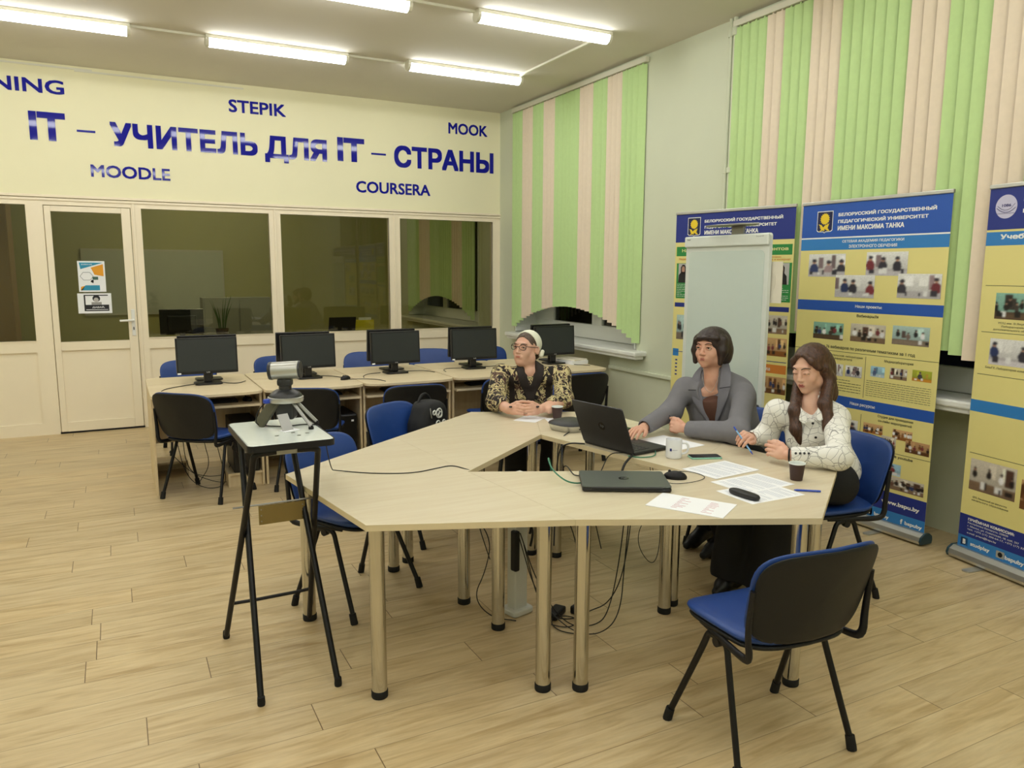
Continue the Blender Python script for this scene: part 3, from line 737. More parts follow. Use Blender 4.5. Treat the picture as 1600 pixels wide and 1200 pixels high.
# towers
def make_tower(label):
    t = thing('computer_tower', label, 'computer', (0, 0, 0), 0, 'computer towers under the desks')
    MB().b2((-0.095, 0, 0), (0.095, 0.40, 0.39), 0.006).build('case', BLACKP, t, 0)
    MB().b2((-0.09, -0.012, 0.005), (0.09, 0.0, 0.385), 0.01).build('front_panel', M('tower_front', '0e0e10', .28), t, 0)
    b = MB(); b.lathe([(0.03, 0), (0.026, 0.006), (0.0, 0.007)], (-0.075, -0.012, 0.20), 20, (PI / 2, 0, 0)); b.build('round_vent', BLACKP, t)
    MB().b2((-0.02, -0.0135, 0.15), (0.04, -0.012, 0.172)).build('badge', STEEL, t, 0)
    MB().b2((0.045, -0.0135, 0.33), (0.065, -0.012, 0.345)).build('sticker', PAPER, t, 0)
    return t
tw = make_tower('black computer tower beside the seat under the second desk, with a round front'); tw.location = (1.60, 5.99, 0.1065)
for x, y, lb in ((0.83, 6.015, 'black computer tower on the low shelf at the right side of the leftmost desk'), (2.39, 5.995, 'black computer tower right of the backpack under the middle desk'),
                 (3.185, 5.995, 'black computer tower under the fourth desk'), (3.94, 5.995, 'black computer tower under the rightmost desk, right of the chair')):
    dup(tw, (x, y, 0.1065), 0, lb)
# loose cables
def cable(pts, label, mat=CABLEB, r=0.0028, group=None, name='cable', smooth=3):
    o = MB().tube(pts, r, 6, smooth=smooth).build(name, mat, None, 60)
    return tag(o, label, 'cable', group)
G = 'black cables on and under the desks'
cable([(0.55, 6.45, 0.7535), (0.42, 6.36, 0.7535), (0.30, 6.25, 0.7535), (0.27, 6.15, 0.7535)], 'thin black cable lying left of the leftmost monitor', group=G)
cable([(0.72, 6.46, 0.7535), (0.80, 6.34, 0.7535), (0.86, 6.36, 0.7535), (0.91, 6.45, 0.7535)], 'thin black cable lying right of the leftmost monitor base', group=G)
cable([(1.50, 6.50, 0.7535), (1.60, 6.45, 0.7535), (1.66, 6.34, 0.7535), (1.67, 6.26, 0.7535)], 'black cable from the second monitor to the mouse', group=G)
cable([(1.69, 6.17, 0.755), (1.80, 6.16, 0.7535), (1.90, 6.08, 0.7535), (1.93, 5.95, 0.7535)], 'mouse cable curling onto the middle desk', group=G)
cable([(2.05, 6.46, 0.7535), (1.93, 6.44, 0.7535), (1.85, 6.32, 0.7535), (1.83, 6.22, 0.7535)], 'black cable lying left of the middle monitor', group=G)
cable([(2.27, 6.47, 0.7535), (2.40, 6.46, 0.7535), (2.47, 6.42, 0.7535), (2.50, 6.30, 0.7535)], 'black cable lying right of the middle monitor', group=G)
cable([(2.83, 6.46, 0.7535), (2.70, 6.50, 0.7535), (2.62, 6.40, 0.7535), (2.60, 6.28, 0.7535)], 'black cable lying left of the fourth monitor', group=G)
cable([(3.05, 6.47, 0.7535), (3.15, 6.46, 0.7535), (3.27, 6.50, 0.7535)], 'black cable lying right of the fourth monitor', group=G)
cable([(3.89, 6.40, 0.7535), (3.93, 6.22, 0.7535), (3.98, 6.20, 0.7535), (4.03, 6.12, 0.7535)], 'black cable lying right of the rightmost monitor', group=G)
cable([(0.40, 6.30, 0.42), (0.42, 6.28, 0.1), (0.55, 6.2, 0.05), (0.72, 6.18, 0.06), (0.80, 6.36, 0.3)], 'black cable drooping under the leftmost desk', group=G)
cable([(0.36, 6.34, 0.35), (0.40, 6.15, 0.09), (0.52, 6.0, 0.006), (0.70, 6.06, 0.006), (0.66, 6.3, 0.2), (0.62, 6.42, 0.55)], 'black cable looped on the floor under the leftmost desk', group=G)
cable([(0.30, 6.20, 0.28), (0.44, 6.08, 0.12), (0.60, 6.02, 0.05), (0.68, 6.05, 0.035)], 'black cable crossing below the seat of the sideways chair', group=G)
cable([(0.58, 6.43, 0.6), (0.56, 6.42, 0.3), (0.60, 6.32, 0.12), (0.50, 6.2, 0.02)], 'black cable hanging in front of the back panel of the leftmost desk', group=G)
# papers at the end of the desk row
t = thing('paper_stack', 'stack of papers at the right end of the desks below the window sill', 'papers', (3.985, 6.39, 0.75), 0.1)
MB().b2((-0.09, -0.14, 0), (0.10, 0.14, 0.035)).build('lower_sheets', PAPER, t, 0)
MB().box((0.0, 0.0, 0.042), (0.18, 0.26, 0.012), (0, 0, 0.15)).build('upper_sheets', M('paper_warm', 'e6e0cf', 0.7), t, 0)

# ---------------------------------------------------------------- white stand with the conference camera
def stand():
    t = thing('folding_stand', 'tall folding stand with white top and crossed black tube legs', 'stand', (0.567, 3.155, 0), 0.02)
    MB().prism(rrect(0.325, 0.49, 0.025), 0.974, 0.998, 0.003).build('tabletop', M('white_laminate', 'e3ebe4', 0.12, coat=.3), t, 0)
    ed = MB(); ro = rrect(0.333, 0.498, 0.029); ri = rrect(0.326, 0.491, 0.0255)
    ed.grid([[(p[0], p[1], z) for p in ro + ro[:1]] for z in (0.971, 0.9965)]); ed.grid([[(p[0], p[1], .9965) for p in q + q[:1]] for q in (ro, ri)]); ed.grid([[(p[0], p[1], .971) for p in q + q[:1]] for q in (ri, ro)])
    ed.build('edge_band', BLACKP, t, 0)
    for x, y in ((-0.03, -0.1), (0.05, -0.13), (0.04, -.07), (0.09, -0.10)):
        MB().lathe([(0.008, 0.998), (0.008, 0.9992)], (x, y, 0), 12).build('bolt_head', STEEL, t, 0)
    for s in (-1, 1):
        x = -0.135 if s < 0 else 0.105; xb = -0.125 if s < 0 else 0.088; fa, fb = (-0.205, -0.17) if s < 0 else (0.168, 0.128)
        MB().tube([(x - s * .08, -0.2, 0.958), (x, -0.2, 0.955), (x + s * .004, -0.185, 0.93), (x + s * .005, -0.165, 0.88), (fa, 0.315, 0.015)], 0.0125, 10, smooth=2).build('leg', BLACKM, t, 60)
        MB().tube([(xb - s * .08, 0.2, 0.958), (xb, 0.2, 0.955), (xb, 0.185, 0.93), (xb, 0.165, 0.88), (fb, -0.31, 0.015)], 0.0125, 10, smooth=2).build('leg', BLACKM, t, 60)
        for fx, fy in ((fa, .318), (fb, -.312)):
            MB().lathe([(0.014, 0), (0.0155, 0.01), (0.014, 0.035)], (fx, fy, 0), 12).build('foot_cap', RUBBER, t)
    MB().tube([(-0.19, 0.22, 0.20), (-0.1, 0.225, 0.195), (0.1, 0.225, 0.195), (0.155, 0.22, 0.20)], 0.008, 8).build('cross_bar', BLACKM, t)
    MB().tube([(-0.19, 0.035, 0.685), (0.16, 0.035, 0.685)], 0.004, 8).build('pivot_rod', STEEL, t)
    MB().b2((-0.09, 0.028, 0.60), (0.10, 0.034, 0.68)).build('metal_plate', M('bronze_plate', '8a7a4e', 0.35, metal=0.7), t, 0)
    for q in (-0.08, .09):
        for z in (.615, .64, .665): MB().lathe([(0.003, 0), (0.003, 0.002)], (q, 0.028, z), 8, (PI / 2, 0, 0)).build('rivet', STEEL, t, 0)
    MB().b2((-0.08, -0.205, 0.945), (0.10, 0.205, 0.966)).build('under_rail', STEEL, t, 0)
    return t
stand()
def webcam():
    t = thing('conference_camera', 'silver barrel video conference camera on a round swivel base', 'camera', (0.615, 3.245, 0.9985), face(0.90, -0.43))
    SIL = M('silver_paint', 'b9bab4', 0.3, metal=0.6); DK = M('camera_dark', '2a2b2d', 0.35)
    Z = 0.10
    # folded feet
    for a in (-0.5, 0.4):
        MB().tube([(0.055 * math.sin(a), 0.03 * math.cos(a), Z + .012), (0.12 * math.sin(a) + .03, 0.12, 0.012)], 0.0075, 8).tube([(0.055 * math.sin(a) + .012, 0.03 * math.cos(a), Z + .012), (0.12 * math.sin(a) + .042, 0.12, 0.012)], 0.003, 6).build('support_leg', STEEL, t)
        MB().lathe([(0.011, 0), (0.011, 0.008), (0.007, 0.016)], (0.12 * math.sin(a) + .03, 0.12, 0), 12).build('foot', RUBBER, t)
    rm = MB(); rm.X = Matrix.Translation((0.02, -0.070, 0.062)) @ Matrix.Rotation(-.62, 4, 'X') @ Matrix.Rotation(1.0, 4, 'Z'); rm.box((0, 0, 0), (0.055, 0.016, 0.145), bev=0.006).build('docked_remote', M('remote_olive', '5a5848', 0.4, metal=.3), t, 0)
    MB().b2((-0.035, -0.035, 0.03), (0.035, 0.04, Z + .005), 0.01).build('pedestal', DK, t, 0)
    MB().lathe([(0.05, Z), (0.071, Z + 0.004), (0.074, Z + 0.012), (0.0735, Z + 0.024), (0.066, Z + 0.027)], seg=40).build('base_ring', SIL, t)
    MB().lathe([(0.068, Z + 0.026), (0.066, Z + 0.034), (0.055, Z + 0.044), (0.038, Z + 0.052), (0.03, Z + 0.056)], seg=40).build('base_dome', DK, t)
    MB().lathe([(0.026, Z + 0.054), (0.026, Z + 0.070), (0.023, Z + .072), (0.024, Z + 0.10)], seg=28).b2((-.022, -.03, Z + .07), (.022, .03, Z + .1), .008).build('neck', DK, t)
    b = MB(); b.X = Matrix.Translation((0, 0.0, Z + 0.135)) @ Matrix.Rotation(-PI / 2 + 0.05, 4, 'X')
    b.lathe([(0.030, -0.062), (0.0365, -0.058), (0.0375, 0.058), (0.034, 0.062)], seg=36); b.build('barrel', SIL, t, 40)
    b = MB(); b.X = Matrix.Translation((0, 0.0, Z + 0.135)) @ Matrix.Rotation(-PI / 2 + 0.05, 4, 'X')
    b.lathe([(0.034, 0.060), (0.037, 0.061), (0.036, 0.068), (0.018, 0.07), (0.0, 0.066)], seg=36, cap=False); b.build('lens_face', DK, t, 40)
    b = MB(); b.X = Matrix.Translation((0, 0.0, Z + 0.135)) @ Matrix.Rotation(-PI / 2 + 0.05, 4, 'X')
    b.lathe([(0.0365, -0.064), (0.038, -0.056), (0.038, -0.050)], seg=36); b.build('rear_cap', DK, t, 40)
    MB().box((0.045, -0.06, Z + 0.012), (0.022, 0.04, 0.018), (0, 0, 0.8), bev=0.004).build('blue_connector', M('vga_blue', '2a46b0', 0.4), t, 0)
    return t
webcam()
cable([(0.535, 3.235, 1.108), (0.50, 3.25, 1.07), (0.490, 3.25, 1.02), (0.51, 3.28, 1.0015), (0.60, 3.20, 1.0015), (0.68, 3.23, 1.0015), (0.738, 3.19, 1.0), (0.752, 3.17, 0.97), (0.80, 3.26, 0.78), (0.86, 3.42, 0.7325), (0.98, 3.30, 0.7325), (1.16, 3.21, 0.7325), (1.30, 3.25, 0.7325), (1.38, 3.27, 0.7325), (1.41, 3.18, 0.7325), (1.435, 3.145, 0.725), (1.45, 3.15, 0.5), (1.50, 3.10, 0.3)], 'thin black cable running from the conference camera across the table top', r=0.0025, name='camera_cable')
t = thing('label_card', 'small folded white card standing beside the conference camera feet', 'card', (0.60, 3.13, 0.9985), 0.4)
MB().box((0, 0.022, 0.032), (0.05, 0.002, 0.075), (-0.55, 0, 0)).build('standing_flap', STEEL, t, 0)
MB().b2((-0.03, -0.02, 0), (0.045, 0.03, 0.0012)).build('lying_flap', PAPER, t, 0)
t = thing('marker_cap', 'small pink plastic piece beside the grey remote on the stand', 'marker cap', (0.513, 3.26, 0.9985), 0.7)
MB().tube([(0, 0, 0.008), (0.03, 0, 0.008)], [0.008, .006], 10).build('cap', M('hot_pink', 'e0488c', 0.4), t)
# ---------------------------------------------------------------- conference table: four abutting polygon tables
TZ = 0.73
A_ = (0.642, 3.461); B_ = (0.763, 2.613); C_ = (1.481, 2.326); D_ = (2.326, 1.921); E_ = (2.957, 2.378)
G_ = (2.795, 4.15); H_ = (2.04, 4.503); I_ = (2.106, 3.689); J_ = (1.403, 3.134); K_ = (2.308, 2.711)
M_ = (1.34, 3.98); N_ = (2.893, 3.06); R_ = (2.42, 4.325)
def table(label, poly, legs):
    cx = sum(p[0] for p in poly) / len(poly); cy = sum(p[1] for p in poly) / len(poly)
    t = thing('conference_table', label, 'table', (cx, cy, 0), 0, 'tables forming the ring')
    q = [(p[0] - cx, p[1] - cy) for p in poly]
    # hairline gap towards the neighbours
    s = [(x * 0.9988, y * 0.9988) for x, y in q]
    MB().prism(s, TZ - 0.024, TZ, 0.0).build('tabletop', TABLE, t, 0)
    eb = MB(); k = 1.0002
    for a, b in zip(s, s[1:] + s[:1]):
        a = (a[0] * k, a[1] * k); b = (b[0] * k, b[1] * k)
        eb.grid([[(a[0], a[1], TZ - .0238), (b[0], b[1], TZ - .0238)], [(a[0], a[1], TZ - .0006), (b[0], b[1], TZ - .0006)]])
    eb.build('edge_band', TABLE_EDGE, t, 0)
    for x, y in legs:
        lg = MB().lathe([(0.030, 0.03), (0.030, TZ - 0.03)], (x - cx, y - cy, 0), 28).build('leg', CHROME, t, 40)
        MB().lathe([(0.031, 0.0), (0.0325, 0.004), (0.0325, 0.028), (0.030, 0.031)], (x - cx, y - cy, 0), 24).build('foot', RUBBER, lg, 40)
        MB().lathe([(0.045, TZ - 0.03), (0.045, TZ - 0.0245)], (x - cx, y - cy, 0), 24).build('mounting_plate', STEEL, lg, 40)
    return t
table('pale wood table at the left, nearest the white camera stand', [A_, B_, C_, J_, M_], [(0.735, 3.49), (0.826, 2.695), (1.42, 2.45), (1.495, 3.00), (1.285, 3.88)])
table('pale wood table in front of the woman in the patterned blouse', [M_, J_, I_, R_, H_], [(1.40, 3.97), (1.465, 3.325), (2.09, 3.76), (2.06, 4.40)])
table('pale wood table at the right front, carrying the closed laptop and the printed sheets', [C_, D_, E_, N_, K_, J_], [(1.555, 2.385), (2.335, 2.03), (2.86, 2.40), (2.295, 2.785)])
table('pale wood table at the back right, under the open laptop', [N_, G_, R_, I_, K_], [(2.70, 4.08), (2.20, 3.66), (2.385, 2.84)])

# ---------------------------------------------------------------- laptops
LAPD = M('laptop_dark', '34353a', 0.4, metal=0.3, var=0.05)
LAPK = M('laptop_black', '18181b', 0.45)
LAPG = M('laptop_grey_green', '565c57', 0.42, metal=0.3, var=0.04)
LOGOD = M('logo_dark', '0f0f12', 0.25)
def laptop(label, loc, rz, angle, lid_mat):
    W, D = 0.375, 0.255
    t = thing('laptop', label, 'laptop', loc, rz, 'laptops on the ring table')
    # local: user side is -y, hinge at +y
    MB().prism([(p[0], p[1]) for p in rrect(W, D, 0.012)], 0.003, 0.018, 0.003).build('base', LAPK, t, 0)
    if angle > 5:
        b = MB()
        for r in range(5):
            for k in range(12): b.b2((-0.155 + k * .026, -0.015 + r * 0.024, 0.018), (-0.133 + k * .026, 0.005 + r * 0.024, 0.0198))
        b.build('keyboard', M('keycap', '2a2a2e', .5), t, 0)
        MB().b2((-0.05, -0.115, 0.018), (0.05, -0.045, 0.0186)).build('touchpad', LAPD, t, 0)
    a = math.radians(angle)
    X = Matrix.Translation((0, D / 2 - .004, 0.019)) @ Matrix.Rotation(-a, 4, 'X')
    lid = MB(); lid.X = X @ Matrix.Translation((0, -D / 2 + .004, 0.0035))
    lid.prism(rrect(W, D, 0.014), -0.003, 0.0045, 0.002); lo = lid.build('lid', lid_mat, t, 0)
    sc = MB(); sc.X = X @ Matrix.Translation((0, -D / 2 + .004, 0.0)); sc.b2((-W / 2 + .012, -D / 2 + .02, -0.0002), (W / 2 - .012, D / 2 - .012, .0006)); sc.build('screen', M('screen_lit', '30363c', .2), lo, 0)
    lg = MB(); lg.X = X @ Matrix.Translation((0, -D / 2 + .004, 0.008)); lg.lathe([(0.0225, 0), (0.0225, 0.0006)], seg=32); lg.build('logo_disc', LOGOD, lo, 0)
    o = text('logo', 'hp', -0.013, 0.013, -0.011, 0.013, M('logo_letters', '6a6c70', .4), lo, 0, 0.0003, 0.0, italic=0.25)
    # letters read upright when the lid stands open
    o.data.transform(X @ Matrix.Translation((0, -D / 2 + .004, 0.0087)) @ Matrix.Rotation(PI, 4, 'Z') @ Matrix.Rotation(-PI / 2, 4, 'X'))
    MB().tube([(-0.15, D / 2 - .003, 0.018), (0.15, D / 2 - .003, 0.018)], 0.006, 10).build('hinge', LAPK, t)
    for x in (-.15, .15): MB().lathe([(.008, 0), (.008, .003)], (x, D / 2 - .03, 0), 12).lathe([(.008, 0), (.008, .003)], (x, -D / 2 + .03, 0), 12).build('rubber_foot', RUBBER, t)
    return t
# open one: hinge line from (2.20,3.38) to (2.28,3.03), user on the +x side
laptop('black laptop standing open in front of the woman in the grey blazer', (2.365, 3.235, TZ), face(-0.986, -0.166), 112, LAPD)
laptop('closed dark laptop lying flat on the right front table', (1.925, 2.64, TZ), face(-0.48, -0.877), 0, LAPG)

# speakerphone
t = thing('conference_speaker', 'rounded black and silver conference speakerphone beside the open laptop', 'speakerphone', (2.335, 3.745, TZ), 0.25)
pts = rrect(0.22, 0.22, 0.085, 8)
b = MB(); rows = []
for s, z in ((0.90, 0.0), (0.96, 0.006), (1.06, 0.034), (1.07, 0.038)): rows.append([(p[0] * s, p[1] * s, z) for p in pts + pts[:1]])
b.grid(rows); b.prism([(p[0] * .9, p[1] * .9) for p in pts], 0.0, 0.002); b.build('body', ALU, t, 60)
b = MB(); rows = []
for s, z in ((1.07, 0.038), (1.05, 0.044), (0.85, 0.054), (0.55, 0.062), (0.25, 0.066), (0.02, 0.067)): rows.append([(p[0] * s, p[1] * s, z) for p in pts + pts[:1]])
b.grid(rows); b.build('speaker_grille', M('grille_dark', '222326', 0.4, bump=.2, bscale=1500), t, 60)
MB().box((-0.03, -0.109, 0.02), (0.02, 0.012, 0.006), bev=.002).build('port', BLACKP, t, 0)

# coffee cups
CUPB = M('cup_brown', '3c2622', 0.55, var=0.06); CUPW = M('cup_white', 'e6ece8', 0.5)
def cup(label, loc):
    t = thing('paper_cup', label, 'cup', loc, 0, 'brown paper cups')
    MB().lathe([(0.026, 0.0), (0.0265, 0.002), (0.0345, 0.074)], seg=32, cap=False).lathe([(.0262, .003), (.001, .003)], seg=32, cap=False).build('sleeve', CUPB, t, 60)
    MB().lathe([(0.0338, 0.074), (0.026, 0.006), (0.001, 0.006)], seg=32, cap=False).build('inside', CUPW, t, 60)
    b = MB(); b.lathe([(0.0345, 0.0735), (0.0362, 0.0745), (0.0365, 0.077), (0.0352, 0.0788), (0.0335, 0.077), (.0338, .073)], seg=32, cap=False); b.build('rim', CUPW, t, 180)
    return t
cup('brown paper cup near the young woman in the white shirt', (2.665, 2.355, TZ))
cup('brown paper cup beside the clasped hands of the woman in the patterned blouse', (2.435, 4.06, TZ))

# mug
t = thing('mug', 'white mug with a small blue emblem, beside the phone', 'mug', (2.435, 2.925, TZ), face(0.55, .83))
CER = M('white_ceramic', 'e4e6ea', 0.12, coat=0.3, var=.01)
MB().lathe([(0.001, 0.003), (0.036, 0.0), (0.039, 0.004), (0.040, 0.012), (0.040, 0.094), (0.0385, 0.096), (0.037, 0.094), (0.037, 0.008), (0.001, 0.006)], seg=40, cap=False).build('body', CER, t, 60)
MB().tube([(0.038, 0, 0.076), (0.058, 0, 0.078), (0.070, 0, 0.066), (0.071, 0, 0.045), (0.062, 0, 0.026), (0.038, 0, 0.020)], 0.0055, 10, smooth=2, flat=1.3).build('handle', CER, t, 180)
b = MB(); rows = []
for z in (0.040, 0.054): rows.append([(0.0403 * math.cos(a), 0.0403 * math.sin(a), z) for a in [math.radians(-125 + k * 5) for k in range(4)]])
b.grid(rows); b.build('blue_emblem', M('emblem_blue', '1f2a7c', .3), t, 0)
b = MB(); rows = []
for z in (0.0455, 0.0475): rows.append([(0.0403 * math.cos(a), 0.0403 * math.sin(a), z) for a in [math.radians(-106 + k * 6) for k in range(7)]])
b.grid(rows); b.build('printed_line', M('print_grey3', '8a8fa8', .4), t, 0)

# phone
t = thing('smartphone', 'smartphone in a mint green case lying beside the mug', 'phone', (2.575, 2.855, TZ), 0.95)
MB().prism(rrect(0.076, 0.158, 0.012), 0, 0.009, 0.002).build('case', M('mint_case', '8fc9b4', 0.5), t, 0)
MB().prism(rrect(0.070, 0.152, 0.010), 0.009, 0.0098).build('screen', M('phone_glass', '0c0d0f', 0.08), t, 0)
t.rotation_euler = (0, 0, face(0.87, -0.35))

# mouse + glasses case + pen on the table
mo = make_mouse('computer_mouse', 'black wired mouse beside the closed laptop', 'mice on the desks'); mo.location = (2.19, 2.615, TZ); mo.rotation_euler = (0, 0, 0.9)
cable([(2.21, 2.66, TZ + .012), (2.27, 2.70, TZ + .004), (2.33, 2.66, TZ + .0035), (2.33, 2.56, TZ + .0035), (2.24, 2.52, TZ + .0035), (2.12, 2.52, TZ + .006), (2.09, 2.55, TZ + .010)], 'thin cable looping around the black wired mouse', r=0.0016, name='mouse_cable')
t = thing('eyeglass_case', 'black oblong glasses case lying on the printed sheets', 'case', (2.262, 2.262, TZ + 0.0018), face(0.0, 1.0))
b = MB(); b.X = Matrix.Translation((0, 0, 0.011)); shell(b, lambda u, v, d: Vector((u, v, d)), 0.05, 0.155, 0.022, p=2.8); b.build('shell', M('case_black', '1b1b1d', .5, bump=.2, bscale=700), t, 180)
t.rotation_euler = (0, 0, 0.05)
def pen(label, a, bb, mat, cap_mat, name='pen', r=0.0045, group=None):
    a, bb = Vector(a), Vector(bb); t = thing(name, label, 'pen', a, 0, group); d = bb - a
    MB().tube([Vector((0, 0, 0)) + d * .12, d * 0.86], r, 10).build('barrel', mat, t)
    MB().tube([d * 0.12, d * .02, Vector((0, 0, 0))], [r, r * .5, r * .2], 10).build('tip', cap_mat, t)
    MB().tube([d * 0.86, d], [r * 1.05, r * .9], 10).build('cap', cap_mat, t)
    return t
PENB = M('pen_blue', '2d50c0', 0.35); PENL = M('pen_light_blue', '7fb4e6', 0.3)
pen('blue pen lying on the table near the brown cup', (2.515, 2.232, TZ + .005), (2.60, 2.165, TZ + .005), PENB, PENB)
# sheets of paper
def printed(label, c, w, h, rz, lines, z, col='b4bccb', group='printed sheets on the table', extra=None):
    t = thing('paper_sheet', label, 'paper', (c[0], c[1], z), rz, group)
    MB().b2((-w / 2, -h / 2, 0), (w / 2, h / 2, 0.0006)).build('sheet', PAPER, t, 0)
    if lines:
        b = MB(); random.seed(int(c[0] * 1000))
        n = lines
        for k in range(n):
            y = h * .42 - k * (h * .84 / n)
            if k % 7 == 6: continue
            x1 = w * .42 if random.random() > .2 else w * random.uniform(-.1, .3)
            b.b2((-w * .42, y - h * .004, 0.0006), (x1, y + h * .004, 0.0009))
        b.build('printed_lines', M('ink_' + col, col, .7), t, 0)
    return t
printed('printed sheet nearest the mint phone, top of the three', (2.482, 2.64), 0.21, 0.297, face(0.98, 0.1), 24, TZ + .0012)
printed('printed sheet in the middle of the three, partly under the next one', (2.445, 2.40), 0.21, 0.297, face(0.99, 0.05), 24, TZ + .0006)
printed('printed sheet under the black glasses case', (2.365, 2.275), 0.21, 0.297, face(0.99, 0.0), 24, TZ + .0001)
p = printed('folded sheet with red handwriting at the front edge of the table', (1.99, 2.272), 0.31, 0.20, -1.02, 0, TZ + .0015)
b = MB(); random.seed(3)
for col in (-.06, .06):
    for k in range(9):
        y0 = -.07 + k * .017
        pts = [(col + j * .006 * 1.0, y0 + random.uniform(-.002, .002), 0.0010) for j in range(random.randint(4, 9))]
        b.tube(pts, 0.0007, 4)
b.build('handwriting', M('red_ink', 'c87884', .7), p, 0)
MB().b2((-.155, -.1, -.0012), (.155, .1, -.0004)).build('lower_fold', PAPER, p, 0)
printed('sheet under the clasped hands of the woman in the patterned blouse', (2.275, 4.12), 0.19, 0.15, face(0.6, -0.8), 0, TZ + .0003)
printed('sheet under the forearms of the woman in the grey blazer', (2.64, 3.20), 0.30, 0.21, face(0.98, 0.15), 0, TZ + .0004)
printed('sheet showing between the speakerphone and the open laptop', (2.42, 3.93), 0.21, 0.297, face(0.3, 0.95), 0, TZ + .0003)
# pointed dark object behind the laptop
t = thing('tablet', 'small dark device lying flat behind the open laptop', 'device', (2.60, 3.62, TZ), 0.3)
MB().prism(rrect(.07, .15, .012), 0, .012, .003).build('body', BLACKP, t, 0)
MB().prism(rrect(.06, .13, .008), .012, .0126).build('screen', M('phone_glass', '0c0d0f', .08), t, 0)

# ---------------------------------------------------------------- cables of the table
def post():
    t = thing('power_post', 'white floor post with black plugs under the table', 'power post', (1.655, 3.115, 0), 0.25)
    MB().b2((-0.04, -0.03, 0.0), (0.04, 0.03, 0.70), 0.006).build('column', M('post_white', 'd5d6d0', .4), t, 0)
    MB().prism(rrect(0.13, 0.11, 0.02), 0.0, 0.03, 0.006).build('foot', M('post_white', 'd5d6d0', .4), t, 0)
    for z, y in ((0.53, -0.045), (0.47, -0.05)):
        MB().box((0.015, y, z), (0.055, 0.035, 0.05), (0, 0, .2), bev=.01).tube([(0.015, y - .015, z), (0.03, y - .03, z - .05), (.02, y - .02, z - .12)], .006, 8, smooth=2).build('plug', BLACKP, t, 0)
    MB().box((-0.042, -0.03, 0.33), (0.03, 0.04, 0.2), bev=.008).build('socket_strip', BLACKP, t, 0)
    return t
post()
UG = 'cables hanging under the ring table'
cable([(1.45, 3.16, 0.70), (1.46, 3.2, 0.5), (1.53, 3.14, 0.38), (1.50, 3.15, 0.22), (1.44, 3.16, 0.10), (1.50, 3.10, 0.01), (1.60, 3.02, 0.006)], 'thin black cable drooping left of the white floor post', group=UG)
cable([(1.70, 3.07, 0.60), (1.80, 2.98, 0.58), (1.83, 2.85, 0.42), (1.80, 2.80, 0.2), (1.84, 2.86, 0.01)], 'thin dark cable arching right of the white floor post', group=UG)
cable([(1.64, 3.06, 0.42), (1.72, 3.03, 0.16), (1.78, 2.87, 0.006), (1.90, 2.80, 0.006), (2.02, 2.86, 0.02), (2.08, 2.86, 0.30), (2.10, 2.84, 0.70)], 'black cable hanging in a long curve behind the front chrome legs', group=UG)
cable([(1.63, 3.05, 0.40), (1.715, 3.03, 0.10), (1.76, 2.80, 0.013), (1.86, 2.70, 0.013), (2.03, 2.78, 0.04), (2.09, 2.84, 0.28), (2.12, 2.83, 0.70)], 'second black cable of the bundle behind the front chrome legs', group=UG)
cable([(1.66, 3.06, 0.36), (1.70, 2.96, 0.05), (1.82, 2.90, 0.006), (1.96, 2.95, 0.006), (2.04, 2.88, 0.06), (2.09, 2.83, 0.25), (2.11, 2.80, 0.70)], 'third black cable of the bundle, with a loop on the floor', group=UG)
cable([(1.72, 2.92, 0.006), (1.78, 2.84, 0.006), (1.88, 2.88, 0.006), (1.84, 2.97, 0.006), (1.74, 2.95, 0.009), (1.72, 2.84, 0.006), (1.80, 2.76, 0.006)], 'black cable coiled on the floor beside the white post', group=UG)
cable([(2.36, 3.02, 0.69), (2.34, 2.94, 0.5), (2.24, 2.98, 0.32), (2.32, 2.90, 0.16), (2.40, 2.95, 0.36), (2.36, 3.0, .69)], 'thin black cable loop hanging by the middle right leg', r=.002, group=UG)
t = thing('power_adapter', 'black power adapter brick on the floor beside the white post', 'adapter', (1.80, 2.99, 0), 0.6)
MB().b2((-.06, -.03, 0), (.06, .03, .035), .008).build('brick', BLACKP, t, 0)
MB().tube([(.06, 0, .015), (.085, 0, .012)], .006, 8).build('strain_relief', BLACKP, t)
for z, x, y, lb in ((0.06, 1.90, 2.97, 'small black plug hanging between the two front legs'), ):
    t = thing('plug', lb, 'plug', (x, y, 0.0), 0.4); MB().b2((-.02, -.02, 0), (.02, .02, .04), .008).build('plug_body', BLACKP, t, 0)
    MB().tube([(0.02, 0, .02), (.045, 0, .02)], .005, 8).build('prong', STEEL, t)
cable([(1.86, 2.745, TZ + .008), (1.70, 2.70, TZ + .008), (1.66, 2.80, TZ + .05), (1.72, 2.95, TZ + .075), (1.80, 3.06, TZ + .03), (1.82, 3.08, TZ - .06), (1.70, 3.10, .60)], 'green network cable plugged into the closed laptop and arching over the table edge', GREENC, .0034, name='network_cable')
cable([(1.83, 2.80, TZ + .008), (1.80, 2.84, TZ + .006), (1.80, 2.86, TZ + .01), (1.84, 2.98, TZ + .02), (1.86, 3.05, TZ - .02), (1.90, 3.10, .55)], 'black cable with a flat plug at the back of the closed laptop', r=.003)
cable([(2.43, 3.065, TZ + .008), (2.36, 2.97, TZ + .006), (2.28, 2.98, TZ + .004), (2.24, 3.04, TZ + .004)], 'green network cable at the side of the open laptop', GREENC, .003, name='network_cable')
cable([(2.28, 3.05, TZ + .008), (2.23, 3.0, TZ + .012), (2.18, 3.0, TZ - .03), (2.15, 2.98, .60), (2.12, 2.95, .45)], 'thick black cable dropping from the hinge of the open laptop', r=.006)
cable([(2.26, 3.10, TZ + .006), (2.18, 3.12, TZ + .008), (2.10, 3.06, TZ - .05), (2.02, 3.05, .55), (2.05, 2.98, .3)], 'thin black cable dropping from behind the open laptop', r=.0025)
